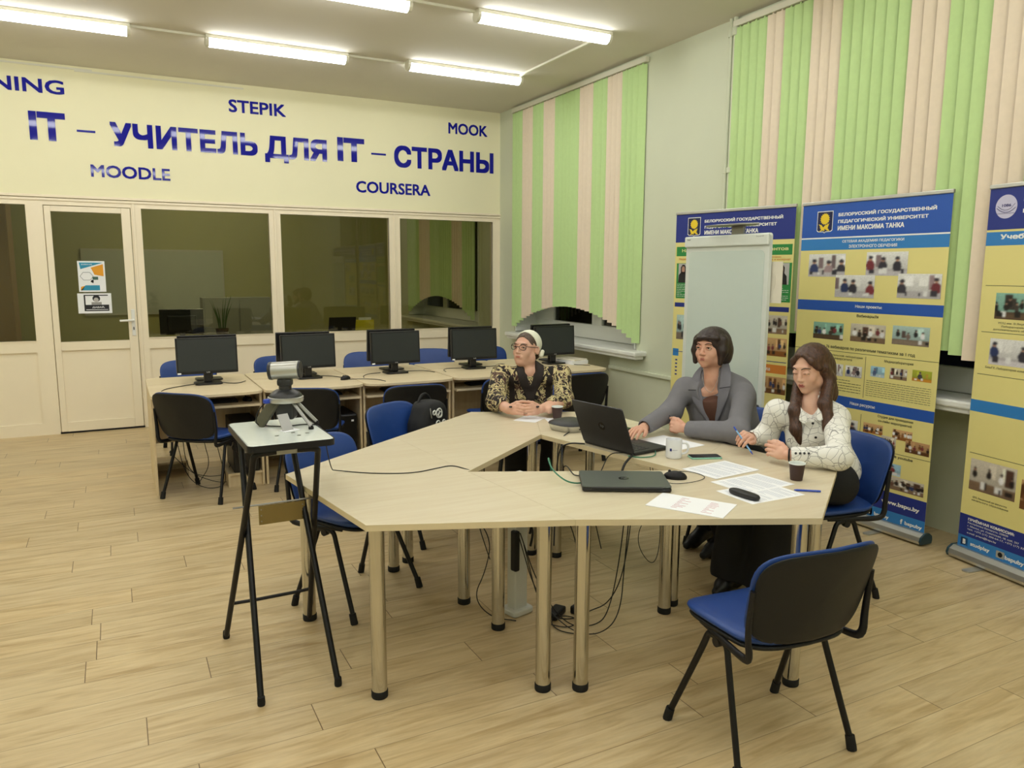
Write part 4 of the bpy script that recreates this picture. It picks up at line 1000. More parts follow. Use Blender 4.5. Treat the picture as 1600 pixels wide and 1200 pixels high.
cable([(2.19, 3.36, TZ + .006), (2.12, 3.42, TZ + .006), (2.07, 3.44, TZ - .03), (2.06, 3.44, .45), (2.0, 3.35, .2)], 'black cable hanging straight down inside the ring from the open laptop', r=.004)
cable([(2.27, 3.65, TZ + .006), (2.21, 3.60, TZ + .006), (2.155, 3.58, TZ - .03), (2.15, 3.58, .52), (2.10, 3.40, .35), (2.2, 3.3, .3)], 'black cable hanging from the speakerphone', r=.003)

# ---------------------------------------------------------------- backpack hung on the second chair
def backpack():
    t = thing('backpack', 'black backpack with a white print hanging on the chair at the table', 'backpack', (1.725, 4.61, 0.42), face(0.53, -0.85))
    CL = M('backpack_cloth', '17181a', 0.75, bump=.25, bscale=500, var=.12, scale=8)
    b = MB(); b.X = Matrix.Translation((-0.075, 0.015, 0.19)) 
    shell(b, lambda u, v, d: Vector((u * (1 - .15 * max(0, v) / .2) + .006 * math.sin(v * 40), d * (1 + .2 * math.cos(u * 9)) + .006 * math.sin(u * 30 + v * 22), v)), 0.30, 0.40, 0.14, p=3.0)
    b.build('bag', CL, t, 180)
    b = MB(); b.X = Matrix.Translation((-0.075, 0.098, 0.11)); shell(b, lambda u, v, d: Vector((u, -d * .9, v)), 0.23, 0.2, 0.05, p=3.2); b.build('front_pocket', CL, t, 180)
    MB().tube([(-0.01, 0.07, 0.36), (0.0, 0.085, 0.34), (.005, .09, .31)], .003, 6, smooth=1).tube([(.005, .091, .315), (.006, .098, .285)], .004, 6).build('zip_puller', STEEL, t)
    MB().tube([(-0.14, -0.02, 0.37), (-0.10, -0.02, 0.425), (-0.04, -0.02, 0.425), (-0.0, -0.02, 0.37)], .009, 8, smooth=2).build('carry_handle', CL, t)
    # printed rings and blots
    W = M('print_white', 'dfe2dc', .7); b = MB(); F = Matrix.Translation((-0.05, 0.116, 0.245)) @ Matrix.Scale(1.15, 4)
    def ring(cx, cz, r, rr=.004, y=0):
        b.X = F; b.tube([(cx + r * math.cos(k * PI / 8), y, cz + r * math.sin(k * PI / 8)) for k in range(17)], rr, 6)
    for cx, cz, r in ((0, 0.06, .026), (.012, 0.065, .014), (-.01, .05, .016), (.045, 0.068, .012), (-.02, -.045, .03), (-.018, -.045, .017), (.035, -.045, .022), (.035, -.045, .011), (-.045, .0, .014), (.01, .0, .018)): ring(cx, cz, r)
    b.build('white_print', W, t, 180)
    return t
backpack()

# ---------------------------------------------------------------- flip chart
def flipchart():
    t = thing('flip_chart', 'tall white flip chart board on a stand behind the woman in the grey blazer', 'flip chart', (3.62, 3.89, 0), face(1, 0))
    # local -y faces the room, local x runs to the viewer's right
    FR = M('board_frame', 'dde3dc', 0.35); W = 0.39
    z0, z1 = 0.735, 1.892
    fr = MB(); fr.X = Matrix.Translation((0, 0, 0))
    fr.prism([(p[0], p[1]) for p in rrect(0.775, z1 - z0, 0.02)], -0.012, 0.012)
    fr.bm.transform(Matrix.Translation((0, 0, (z0 + z1) / 2)) @ Matrix.Rotation(PI / 2, 4, 'X'))
    fr.build('frame', FR, t, 0)
    bd = MB(); bd.prism(rrect(0.70, z1 - z0 - .17, 0.035), 0, 0.003); bd.bm.transform(Matrix.Translation((0.0, -0.0125, (z0 + z1) / 2 - .02)) @ Matrix.Rotation(PI / 2, 4, 'X'))
    bd.build('white_board', M('white_board', 'cfdcd4', 0.18, var=.015, coat=.2), t, 0)
    MB().b2((-W, -0.03, z1 - .075), (W, -0.012, z1 - .002), .008).build('clamp_bar', FR, t, 0)
    text('maker_mark', 'Smart', -0.36, -0.325, z1 - .028, z1 - .016, BLACKP, t, -0.0303, .0004); text('maker_mark', 'board', 0.29, 0.35, z1 - .024, z1 - .014, M('mark_grey', '9a9f9c', .5), t, -.0303, .0004)
    MB().b2((0.036, 0.0, 1.88), (0.145, 0.02, 1.945), .003).build('bracket_post', STEEL, t, 0)
    MB().prism([(-0.145, -.06), (0.0, -.09), (.20, -.07), (.30, -.02), (.2, .05), (-.02, .04)], 1.945, 1.957, .003).build('bracket_plate', STEEL, t, 0)
    b = MB(); b.X = Matrix.Translation((0.385, 0.02, 1.46)); b.b2((-0.07, 0, 0), (0.085, 0.004, 0.255)).tube([(.02, -.003, .08), (.035, -.003, .12), (.03, -.003, .17), (.012, -.003, .19)], .0015, 5); b.build('hanging_sheet', M('paper_warm', 'e6e0cf', .7), t, 0)
    MB().b2((-0.33, -0.035, z0 - .01), (0.33, -0.01, z0 + .012), .004).build('pen_tray', FR, t, 0)
    MB().lathe([(.012, 0), (.012, .004)], (.36, -.013, .80), 12, (PI / 2, 0, 0)).lathe([(.012, 0), (.012, .004)], (-.36, -.013, .80), 12, (PI / 2, 0, 0)).build('corner_screw', STEEL, t)
    for a, bb in (((-0.06, 0.03, 1.3), (-0.30, 0.05, 0.0)), ((0.06, 0.03, 1.3), (0.30, 0.05, 0.0)), ((0, 0.03, 1.3), (0, 0.38, 0.0))):
        lg = MB().tube([a, bb], 0.0125, 10).build('leg', ALU, t)
        MB().lathe([(0.016, 0), (0.016, 0.03)], (bb[0], bb[1], 0), 12).build('foot', RUBBER, lg)
    return t
flipchart()

# ---------------------------------------------------------------- roll-up banners
YEL = M('banner_yellow', 'e8dd90', 0.55, var=0.012); BLU = M('banner_blue', '2256b4', 0.5, var=0.02); BLU2 = M('banner_light_blue', '2f80c8', 0.5, var=.02)
NAVY = M('banner_navy', '1d2f86', 0.5, var=.03); GRN = M('banner_green', '2a8a42', 0.5); ORA = M('banner_orange', 'd98536', .5); INK = M('banner_ink', '55553f', .6)
GOLD = M('emblem_gold', 'f0d02c', .5); WH = M('banner_white', 'f2f2ee', .5); REDM = M('icon_red', 'd8343a', .5)
def banner(label, loc, rz, W=1.08):
    t = thing('rollup_banner', label, 'banner', (*loc, 0), rz, 'roll-up banners by the windows')
    MB().b2((-W / 2, 0, 0.065), (W / 2, 0.0015, 2.112)).build('sheet', YEL, t, 0)
    MB().b2((-W / 2 - .004, -0.008, 2.105), (W / 2 + .004, 0.010, 2.128), .004).build('top_rail', ALU, t, 0)
    cs = MB(); prof = [(-0.05, 0.012), (-0.058, 0.03), (-0.05, 0.055), (-0.02, 0.074), (0.02, 0.074), (0.045, 0.055), (0.05, 0.03), (0.045, 0.012)]
    cs.X = Matrix.Rotation(PI / 2, 4, 'Z') @ Matrix.Rotation(PI / 2, 4, 'X'); cs.prism([(p[0], p[1]) for p in prof], -W / 2 - .01, W / 2 + .01); cs.build('cassette', ALU, t, 0)
    for s in (-1, 1):
        e = MB(); e.X = Matrix.Rotation(PI / 2, 4, 'Z') @ Matrix.Rotation(PI / 2, 4, 'X'); a = s * (W / 2 + .01); e.prism([(p[0] * 1.06, p[1] * 1.05 - .001) for p in prof], min(a, a + s * .012), max(a, a + s * .012)); e.build('end_cap', M('cap_dark_teal', '24424c', .4), t, 0)
        MB().prism([(s * .3 - .045 + p[0], p[1] - .03) for p in rrect(.05, .27, .02)], 0.0, 0.007).build('foot_bar', ALU, t, 0)
    MB().tube([(0, .012, .06), (0, .012, 2.11)], .007, 8).build('support_pole', ALU, t)
    return t
def patch(t, name, x0, x1, z0, z1, mat, y=0.0):
    return MB().b2((x0, -0.0006 - y, z0), (x1, -0.0001 - y, z1)).build(name, mat, t, 0)
def bt(t, s, x0, x1, z0, z1, mat, bold=0.0, name='lettering'):
    return text(name, s, x0, x1, z0, z1, mat, t, -0.0009, .0004, bold)
def body(t, x0, x1, z0, z1, n, mat=INK, name='small_print'):
    b = MB(); random.seed(int((x0 + 2) * 977 + n))
    for k in range(n):
        z = z1 - (k + .5) * (z1 - z0) / n; hh = (z1 - z0) / n * .2
        xe = x1 if random.random() > .3 else x0 + (x1 - x0) * random.uniform(.4, .95)
        x = x0
        while x < xe:
            wl = random.uniform(.01, .035); b.b2((x, -0.0009, z - hh / 2), (min(x + wl, xe), -0.0005, z + hh / 2)); x += wl + .005
    return b.build(name, mat, t, 0)
def photo(t, x0, x1, z0, z1, k, y=0.0): return picture('photograph', x0, x1, z0, z1, k, t, -.0010 - y * 1.5)
def crest(t, x0, x1, z0, z1):
    F = Matrix.Translation(((x0 + x1) / 2, -0.0008, (z0 + z1) / 2)) @ Matrix.Rotation(PI / 2, 4, 'X')
    w, h = (x1 - x0) / 2, (z1 - z0) / 2
    sh = lambda s: [(-w * s, h * s), (-w * s, -h * s * .78), (-w * s * .8, -h * s * .9), (-w * s * .15, -h * s * .92), (0, -h * s * 1.02), (w * s * .15, -h * s * .92), (w * s * .8, -h * s * .9), (w * s, -h * s * .78), (w * s, h * s)]
    b = MB(); b.X = F; b.prism(sh(1.0), 0, .0003); b.build('crest_border', WH, t, 0)
    b = MB(); b.X = F; b.prism(sh(.93), .0003, .0006); b.build('crest_shield', M('crest_navy', '141c4a', .5), t, 0)
    b = MB(); b.X = F @ Matrix.Translation((0, h * .28, .0006)); R = w * .62
    b.prism([((R if k % 2 else R * .8) * math.cos(k * PI / 16), (R if k % 2 else R * .8) * math.sin(k * PI / 16)) for k in range(32)], 0, .0003)
    b.X = F @ Matrix.Translation((0, -h * .5, .0006))
    for k, (dx, dy, ln, an) in enumerate(((-.1, -.1, .7, .5), (.1, .1, .6, .55), (.3, .05, .4, .9), (-.3, -.15, .4, 2.6), (.35, -.2, .35, -.5), (-.45, .15, .4, -.6))):
        c, s2 = math.cos(an), math.sin(an); L, Wd = ln * w, w * .13
        b.prism([(dx * w + c * a - s2 * e, dy * w + s2 * a + c * e) for a, e in ((-L, 0), (0, -Wd), (L, 0), (0, Wd))], 0, .0003 + .00002 * k)
    b.build('crest_sun_and_sprig', GOLD, t, 0)

# middle banner
t = banner('middle roll-up banner with white title on bright blue, behind the young woman', (4.31, 3.35), -PI / 2)
patch(t, 'blue_header', -.54, .54, 1.885, 2.106, BLU); patch(t, 'cream_line', -.54, .54, 1.876, 1.885, WH); patch(t, 'light_blue_band', -.54, .54, 1.80, 1.876, BLU2)
crest(t, -.415, -.285, 1.915, 2.06)
bt(t, 'БЕЛОРУССКИЙ ГОСУДАРСТВЕННЫЙ', -.243, .446, 2.015, 2.046, WH, .035); bt(t, 'ПЕДАГОГИЧЕСКИЙ УНИВЕРСИТЕТ', -.243, .397, 1.971, 2.002, WH, .035); bt(t, 'ИМЕНИ МАКСИМА ТАНКА', -.243, .243, 1.927, 1.958, WH, .035)
bt(t, 'СЕТЕВАЯ АКАДЕМИЯ ПЕДАГОГИКИ', -.199, .25, 1.843, 1.863, WH, .015); bt(t, 'ЭЛЕКТРОННОГО ОБУЧЕНИЯ', -.146, .205, 1.811, 1.831, WH, .015)
photo(t, -.464, -.164, 1.622, 1.774, ('white', 1)); photo(t, -.004, .287, 1.632, 1.780, ('white', 2)); photo(t, -.232, .068, 1.488, 1.634, ('white', 3), .0003); photo(t, .23, .515, 1.498, 1.645, ('white', 4), .0003)
patch(t, 'blue_band', -.54, .54, 1.392, 1.462, BLU); bt(t, 'Наши проекты:', -.064, .134, 1.418, 1.442, WH, .015)
bt(t, 'Вебинары7я', -.047, .113, 1.358, 1.380, INK, .02)
photo(t, -.389, -.143, 1.200, 1.313, ('night', 5)); photo(t, -.086, .173, 1.203, 1.32, ('room', 6)); photo(t, .221, .468, 1.21, 1.326, ('cool', 7))
bt(t, 'Провели 76 вебинаров по различным тематикам за 1 год', -.40, .385, 1.137, 1.163, INK, .015)
patch(t, 'rule', -.54, .54, 1.123, 1.126, INK); patch(t, 'rule', .042, .045, .84, 1.11, INK)
bt(t, 'Исследовательская лаборатория', -.33, .02, 1.088, 1.105, INK); bt(t, 'университета', -.22, -.06, 1.066, 1.082, INK); bt(t, 'Медиалаборатория', .18, .379, 1.085, 1.105, INK, .01)
photo(t, .086, .188, .988, 1.056, ('blue', 8)); photo(t, .224, .343, .990, 1.060, ('room', 9)); photo(t, .377, .504, .998, 1.065, ('lime', 10)); photo(t, -.192, -.124, .96, 1.04, ('white', 11)); photo(t, -.105, .022, .965, 1.04, ('white', 12))
body(t, .06, .507, .855, .965, 8); body(t, -.45, .02, .855, .945, 5)
patch(t, 'blue_band', -.54, .54, .757, .828, BLU); bt(t, 'Наши ресурсы:', -.052, .138, .776, .802, WH, .015)
bt(t, 'Студия для проведения', .162, .409, .728, .748, INK, .015); bt(t, 'он-лайн мероприятий', .167, .402, .700, .720, INK, .015)
patch(t, 'rule', .038, .041, .52, .73, INK)
photo(t, -.30, .02, .55, .68, ('white', 13)); photo(t, .062, .206, .618, .682, ('sepia', 14)); photo(t, .276, .411, .614, .678, ('sepia', 15)); photo(t, .370, .529, .548, .624, ('warm', 16), .0003); photo(t, .20, .305, .55, .622, ('room', 17), .0003)
patch(t, 'rule', .06, .54, .52, .523, INK); bt(t, 'на канале youtube', .17, .427, .490, .512, INK, .02)
photo(t, .15, .353, .38, .455, ('blue', 18)); photo(t, .286, .515, .292, .375, ('room', 19), .0003); photo(t, .13, .24, .30, .36, ('warm', 20))
patch(t, 'navy_band', -.54, .54, .145, .268, NAVY); patch(t, 'light_blue_foot', -.54, .54, .075, .145, BLU2)
bt(t, 'www.bspu.by', .236, .498, .182, .216, WH, .03); patch(t, 'red_icon', .120, .174, .082, .128, REDM); bt(t, 'h', .135, .16, .09, .12, WH, .02); bt(t, 'bspuby', .19, .296, .082, .112, WH, .03)
bt(t, 'f', .377, .393, .085, .118, WH, .04); bt(t, 'bspuby', .408, .524, .082, .112, WH, .03)

# left banner, standing at an angle
c1 = ((4.118 + 4.31) / 2 - .004, (4.983 + 3.92) / 2 + .03)
t = banner('roll-up banner leftmost of the three, half hidden behind the white flip chart', c1, math.atan2(3.92 - 4.983, 4.31 - 4.118))
patch(t, 'navy_header', -.54, .54, 1.885, 2.106, NAVY); crest(t, -.42, -.294, 1.93, 2.078)
bt(t, 'БЕЛОРУССКИЙ ГОСУДАРСТВЕННЫЙ', -.255, .439, 2.028, 2.06, WH, .035); bt(t, 'ПЕДАГОГИЧЕСКИЙ УНИВЕРСИТЕТ', -.253, .39, 1.982, 2.014, WH, .035); bt(t, 'ИМЕНИ МАКСИМА ТАНКА', -.253, .238, 1.940, 1.972, WH, .035)
patch(t, 'green_band', -.526, .528, 1.775, 1.85, GRN); bt(t, 'Наши победители конкурса грантов', -.47, .497, 1.80, 1.832, M('pale_gold', 'e8dc9a', .5), .02)
bt(t, 'Лучшая лаборатория', .18, .44, 1.752, 1.766, ORA, .01); bt(t, 'педагогических и интернет', .18, .52, 1.732, 1.746, ORA, .01); bt(t, 'Лауреат', -.50, -.40, 1.74, 1.76, ORA, .01)
patch(t, 'green_panel', .359, .532, 1.435, 1.718, GRN); patch(t, 'green_panel', -.52, .33, 1.435, 1.718, GRN)
def portrait(t, x0, x1, z0, z1):
    photo_bg = patch(t, 'portrait', x0, x1, z0, z1, M('portrait_grey', 'b9b6b4', .5), .0004); cx = (x0 + x1) / 2; h = z1 - z0
    for nm, mat, poly in (('portrait_body', M('portrait_black', '1c1c1e', .5), [(-.05, 0), (.05, 0), (.045, .06), (.02, .085), (-.02, .085), (-.045, .06)]), ('portrait_hair', M('portrait_hair', '2a1d18', .5), [(-.025, .07), (.025, .07), (.027, .12), (.01, .142), (-.01, .142), (-.027, .12)]), ('portrait_face', M('portrait_skin', 'b98e78', .5), [(-.013, .085), (.013, .085), (.016, .11), (.01, .128), (-.01, .128), (-.016, .11)])):
        b = MB(); b.X = Matrix.Translation((cx, -.0011 - (0.0003 if 'face' in nm else 0), z0)) @ Matrix.Rotation(PI / 2, 4, 'X'); b.prism([(p[0], p[1] * h / .15) for p in poly], 0, .0004); b.build(nm, mat, t, 0)
portrait(t, .385, .512, 1.562, 1.715); portrait(t, -.50, -.40, 1.562, 1.715)
body(t, .375, .515, 1.445, 1.555, 8, WH); body(t, -.51, -.40, 1.445, 1.555, 8, WH)
patch(t, 'navy_band', -.527, .527, 1.365, 1.40, NAVY)
photo(t, .32, .52, 1.203, 1.338, ('room', 21)); photo(t, .32, .527, 1.04, 1.172, ('sepia', 22)); photo(t, -.50, -.25, 1.10, 1.30, ('cool', 23))
patch(t, 'rule', -.53, .53, .995, 1.0, NAVY); patch(t, 'orange_band', .10, .531, .911, .975, ORA); bt(t, 'ВУЗ - школа', .20, .40, .928, .955, WH, .01)
photo(t, .345, .546 - .01, .76, .886, ('warm', 24)); patch(t, 'light_blue_square', -.53, -.47, .96, 1.02, BLU2)
b = MB()
for k in range(5): b.b2((-.50, -.0009, .80 + k * .03), (-.48, -.0004, .812 + k * .03))
b.build('bullet_column', NAVY, t, 0)
patch(t, 'navy_foot', -.54, .54, .08, .28, NAVY); photo(t, -.30, .30, .4, .7, ('room', 25))

# right banner, cut by the frame
d3 = Vector((-.155, -.988)).normalized(); c3 = Vector((4.31, 2.6)) + d3 * .54
t = banner('roll-up banner at the right edge of the photo with a round pale emblem', (c3.x, c3.y), math.atan2(d3.y, d3.x))
patch(t, 'navy_header', -.54, .54, 1.885, 2.106, NAVY); patch(t, 'blue_band', -.54, .54, 1.80, 1.873, BLU2)
b = MB(); b.X = Matrix.Translation((-.438, -.0006, 2.006)) @ Matrix.Rotation(PI / 2, 4, 'X'); b.lathe([(.063, 0), (.063, .0004)], seg=40); b.build('round_emblem', M('emblem_lilac', 'c9c6e0', .5), t, 0)
bt(t, '1086', -.463, -.41, 2.005, 2.02, M('emblem_ink', '3a3a70', .5), .03)
b = MB(); b.X = Matrix.Translation((-.438, -.0012, 2.0)); b.tube([(-.055, 0, .0), (-.03, 0, -.018), (0, 0, -.026), (.03, 0, -.02), (.055, 0, .0)], .0016, 5, smooth=1).tube([(-.05, 0, .01), (-.02, 0, -.012), (.02, 0, -.012), (.05, 0, .02)], .0013, 5, smooth=1).tube([(-.05, 0, -.03), (.05, 0, -.03)], .001, 5); b.build('emblem_lines', M('emblem_ink', '3a3a70', .5), t, 0)
bt(t, 'Белорусский государственный', -.34, .48, 2.02, 2.055, WH, .03); bt(t, 'педагогический университет', -.34, .42, 1.96, 1.995, WH, .03)
bt(t, 'Учебные аудитории', -.455, .10, 1.826, 1.86, WH, .035)
for z in (1.582, 1.326, 1.089, .634): patch(t, 'rule', -.516, .40, z, z + .003, INK)
photo(t, -.26, .0, 1.62, 1.76, ('room', 26)); photo(t, -.446, -.19, 1.404, 1.545, ('night', 27)); photo(t, -.455, -.18, 1.152, 1.296, ('white', 28))
bt(t, 'УСЦ им. В.Якуба', -.42, -.25, 1.375, 1.388, INK); bt(t, 'Лаборатория', -.40, -.27, 1.357, 1.369, INK); bt(t, 'дополнительного образования', -.445, -.17, 1.339, 1.351, INK)
bt(t, 'БашГУ. Лаборатория компьютерная', -.47, -.15, 1.125, 1.14, INK)
patch(t, 'blue_band', -.54, .54, .875, .942, BLU2)
photo(t, -.502, -.22, .424, .604, ('room', 29)); photo(t, -.19, .05, .66, .84, ('night', 30)); photo(t, -.19, .05, .40, .56, ('warm', 31))
bt(t, 'ЦТО. Лекционный зал факультета', -.47, -.26, .375, .388, INK); bt(t, 'начального образования', -.475, -.25, .358, .371, INK)
patch(t, 'navy_band', -.54, .54, .143, .27, NAVY); patch(t, 'light_blue_foot', -.54, .54, .072, .143, BLU2)
bt(t, 'ПРИЁМНАЯ КОМИССИЯ:', -.485, -.20, .238, .258, WH, .03); bt(t, 'Республика Беларусь, 220030', -.485, -.235, .218, .231, WH); bt(t, 'г. Минск, ул. Советская, 18, каб. 257', -.485, -.17, .199, .212, WH); bt(t, 'тел. +375 (17) 200-64-17, +375 (17) 328-50', -.485, -.10, .18, .193, WH); bt(t, 'e-mail: priem@bspu.by', -.485, -.30, .158, .172, WH)
patch(t, 'icon_tile', -.52, -.475, .085, .13, M('icon_navy', '14204e', .5)); bt(t, 'B', -.507, -.488, .093, .122, WH, .05); bt(t, 'studplay', -.457, -.335, .09, .118, WH, .03)
b = MB(); b.X = Matrix.Translation((-.27, -.0006, .107)) @ Matrix.Rotation(PI / 2, 4, 'X'); b.prism(rrect(.05, .04, .006), 0, .0004); b.build('camera_icon', M('icon_grey', 'a8a79c', .5), t, 0)
b = MB(); b.X = Matrix.Translation((-.27, -.0011, .107)) @ Matrix.Rotation(PI / 2, 4, 'X'); b.lathe([(.014, 0), (.014, .0003)], seg=20); b.build('icon_lens', BLACKP, t, 0)
bt(t, 'bspuby', -.241, -.13, .085, .115, WH, .03)

# ---------------------------------------------------------------- things in the dim office behind the glass
def office():
    t = thing('office_desk', 'low shelf board with office things seen through the glass', 'desk', (1.6, 9.35, 0), 0)
    MB().b2((-1.35, -0.32, 0.81), (1.45, 0.32, 0.84)).build('desktop', DESK, t, 0)
    for x in (-1.3, 0, 1.4): MB().b2((x - .015, -.3, 0), (x + .015, .3, .81)).build('side_panel', DESKV, t, 0)
    m = make_monitor('black monitor seen from behind through the left office pane'); m.location = (0.66, 9.30, 0.84); m.rotation_euler = (0, 0, PI - .05)
    m['group'] = 'office monitors'
    t = thing('office_laptop', 'open black laptop seen through the middle office pane, beside the yellow box', 'laptop', (2.42, 9.30, 0.84), PI + .1)
    MB().b2((-.17, -.12, 0), (.17, .12, .018), .004).build('base', LAPK, t, 0)
    MB().box((0, .15, .13), (.34, .012, .24), (-.25, 0, 0), bev=.004).build('lid', LAPK, t, 0)
    t = thing('document_box', 'yellow box with papers standing on the office desk behind the glass', 'box', (2.72, 9.25, 0.84), 0)
    MB().b2((-.13, -.05, 0), (.13, .05, .20), .003).build('box', M('box_yellow', 'e6d81e', .5), t, 0)
    MB().b2((-.05, -.03, .20), (.1, .0, .23)).build('papers', PAPER, t, 0)
    t = thing('potted_plant', 'tall thin plant in a pot, dim behind the left office pane', 'plant', (1.10, 9.45, 0.84), 0)
    MB().lathe([(.05, 0), (.075, .13), (.07, .13), (.06, .115)], seg=20).build('pot', M('pot_dark', '4a3d30', .6), t)
    random.seed(5); b = MB()
    for k in range(9):
        a = k * 2.4; x, y = .03 * math.cos(a), .03 * math.sin(a); l = random.uniform(.18, .42)
        b.tube([(x, y, .1), (x * 1.8, y * 1.8, .1 + l * .5), (x * 4.2, y * 4.2, .1 + l)], [.004, .008, .001], 5, smooth=2, flat=.3)
    b.build('leaves', M('leaf_dark', '3d5a2c', .5), t)
    t = thing('office_whiteboard', 'grey whiteboard on the far office wall behind the glass', 'whiteboard', (0.65, 13.19, 0), 0)
    MB().b2((-1.05, -.03, .95), (.95, 0, 1.95)).build('frame', ALU, t, 0); MB().b2((-1.02, -.032, .98), (.92, -.03, 1.92)).build('board', M('office_board', 'b9c0b8', .3), t, 0)
    t = thing('wardrobe', 'tall brown cabinet behind the glass at the left edge', 'cabinet', (-1.75, 10.2, 0), 0)
    MB().b2((-.9, 0, 0), (.75, .5, 2.6)).build('carcass', M('cabinet_brown', 'a08058', .5), t, 0)
    for x in (-.89, -.06): MB().b2((x, -.02, .05), (x + .8, 0, 2.58)).build('door', M('cabinet_brown2', '9c7c52', .5), t, 0)
    t = thing('office_cabinet', 'grey low cabinet behind the left office pane', 'cabinet', (1.55, 11.5, 0), 0)
    MB().b2((-.45, 0, 0), (.5, .4, 1.25)).build('carcass', M('cabinet_grey', '8d9088', .5), t, 0); MB().b2((-.43, -.02, .05), (.02, 0, 1.22)).b2((.04, -.02, .05), (.48, 0, 1.22)).build('door', M('cabinet_grey', '8d9088', .5), t, 0)
office()
# ---------------------------------------------------------------- people: smooth volumes turned into one continuous surface
V3 = lambda *a: np.array(a, np.float64)
def nrm(v): v = np.asarray(v, float); return v / np.linalg.norm(v)
def frame(fwd, up=(0, 0, 1), roll=0.0):
    """columns: right, forward, up"""
    y = nrm(fwd); x = nrm(np.cross(y, up)); z = np.cross(x, y)
    R = np.stack([x, y, z], 1)
    if roll:
        c, s = math.cos(roll), math.sin(roll); R = R @ np.array([[c, 0, s], [0, 1, 0], [-s, 0, c]])
    return R
class Vol:
    def __init__(s, lo, hi, h):
        s.lo = np.array(lo, float); s.h = h
        s.n = np.ceil((np.array(hi) - s.lo) / h).astype(int) + 1
        s.D = np.full(s.n, 0.2, np.float32)
    def win(s, lo, hi):
        a = np.clip(np.floor((np.array(lo) - s.lo) / s.h).astype(int), 0, s.n); b = np.clip(np.ceil((np.array(hi) - s.lo) / s.h).astype(int) + 1, 0, s.n)
        if np.any(b <= a): return None
        sl = tuple(slice(i, j) for i, j in zip(a, b))
        ax = [(s.lo[k] + s.h * np.arange(a[k], b[k])).astype(np.float32) for k in range(3)]
        return sl, ax[0][:, None, None], ax[1][None, :, None], ax[2][None, None, :]
    def comb(s, fn, lo, hi, k, mode):
        m = k + 3 * s.h
        r = s.win(np.array(lo) - m, np.array(hi) + m)
        if r is None: return s
        sl, X, Y, Z = r; d = fn(X, Y, Z).astype(np.float32); D = s.D[sl]
        if mode == 'sub': d = -d
        if mode == 'add':
            if k > 0:
                hh = np.maximum(k - np.abs(D - d), 0) / k; D[...] = np.minimum(D, d) - hh * hh * k * 0.25
            else: np.minimum(D, d, out=D)
        else:
            if k > 0:
                hh = np.maximum(k - np.abs(D - d), 0) / k; D[...] = np.maximum(D, d) + hh * hh * k * 0.25
            else: np.maximum(D, d, out=D)
        return s
    def cap(s, a, b, ra, rb, k=0.01, mode='add', flat=None):
        a = np.asarray(a, float); b = np.asarray(b, float); ab = b - a; L2 = max(float(ab @ ab), 1e-12)
        def fn(X, Y, Z):
            px, py, pz = X - a[0], Y - a[1], Z - a[2]
            t = np.clip((px * ab[0] + py * ab[1] + pz * ab[2]) / L2, 0, 1)
            qx, qy, qz = px - t * ab[0], py - t * ab[1], pz - t * ab[2]
            if flat is not None:
                n, f = flat; e = qx * n[0] + qy * n[1] + qz * n[2]; g = (1 / f - 1)
                qx, qy, qz = qx + e * n[0] * g, qy + e * n[1] * g, qz + e * n[2] * g
            return np.sqrt(qx * qx + qy * qy + qz * qz) - (ra + (rb - ra) * t)
        r = max(ra, rb); return s.comb(fn, np.minimum(a, b) - r, np.maximum(a, b) + r, k, mode)
    def chain(s, pts, rs, k=0.008, mode='add', flat=None):
        for i in range(len(pts) - 1): s.cap(pts[i], pts[i + 1], rs[i], rs[i + 1], k, mode, flat)
        return s
    def ell(s, c, r, R=None, k=0.01, mode='add'):
        c = np.asarray(c, float); r = np.asarray(r, float); R = np.eye(3) if R is None else R
        def fn(X, Y, Z):
            p = (X - c[0], Y - c[1], Z - c[2])
            q = [sum(p[i] * R[i, j] for i in range(3)) for j in range(3)]
            k0 = np.sqrt(sum((q[j] / r[j]) ** 2 for j in range(3))) + 1e-9; k1 = np.sqrt(sum((q[j] / r[j] ** 2) ** 2 for j in range(3))) + 1e-9
            return k0 * (k0 - 1) / k1
        e = np.sqrt(((R * r) ** 2).sum(1)); return s.comb(fn, c - e, c + e, k, mode)
    def rbox(s, c, hf, R=None, rad=0.01, k=0.01, mode='add'):
        c = np.asarray(c, float); hf = np.asarray(hf, float); R = np.eye(3) if R is None else R
        def fn(X, Y, Z):
            p = (X - c[0], Y - c[1], Z - c[2])
            q = [np.abs(sum(p[i] * R[i, j] for i in range(3))) - (hf[j] - rad) for j in range(3)]
            return np.sqrt(sum(np.maximum(x, 0) ** 2 for x in q)) + np.minimum(np.maximum(np.maximum(q[0], q[1]), q[2]), 0) - rad
        e = np.abs(R) @ hf; return s.comb(fn, c - e, c + e, k, mode)
    def band(s, T, N, polys, r, ymin):
        """keep only what lies under a band drawn on the front of the trunk (torso frame T at N)"""
        sl, X, Y, Z = s.win(s.lo, s.lo + s.h * (s.n - 1)); q = [(X - N[0]) * T[0, j] + (Y - N[1]) * T[1, j] + (Z - N[2]) * T[2, j] for j in range(3)]
        d = None
        for pl in polys:
            for a, b in zip(pl[:-1], pl[1:]):
                ab = (b[0] - a[0], b[1] - a[1]); L2 = ab[0] ** 2 + ab[1] ** 2
                t = np.clip(((q[0] - a[0]) * ab[0] + (q[2] - a[1]) * ab[1]) / L2, 0, 1)
                e = np.sqrt((q[0] - a[0] - t * ab[0]) ** 2 + (q[2] - a[1] - t * ab[1]) ** 2) - r; d = e if d is None else np.minimum(d, e)
        d = np.maximum(d, ymin - q[1]); s.D[sl] = np.maximum(s.D[sl], d); return s
    def copy(s, grow):
        c = Vol.__new__(Vol); c.lo, c.h, c.n, c.D = s.lo, s.h, s.n, s.D - grow; return c
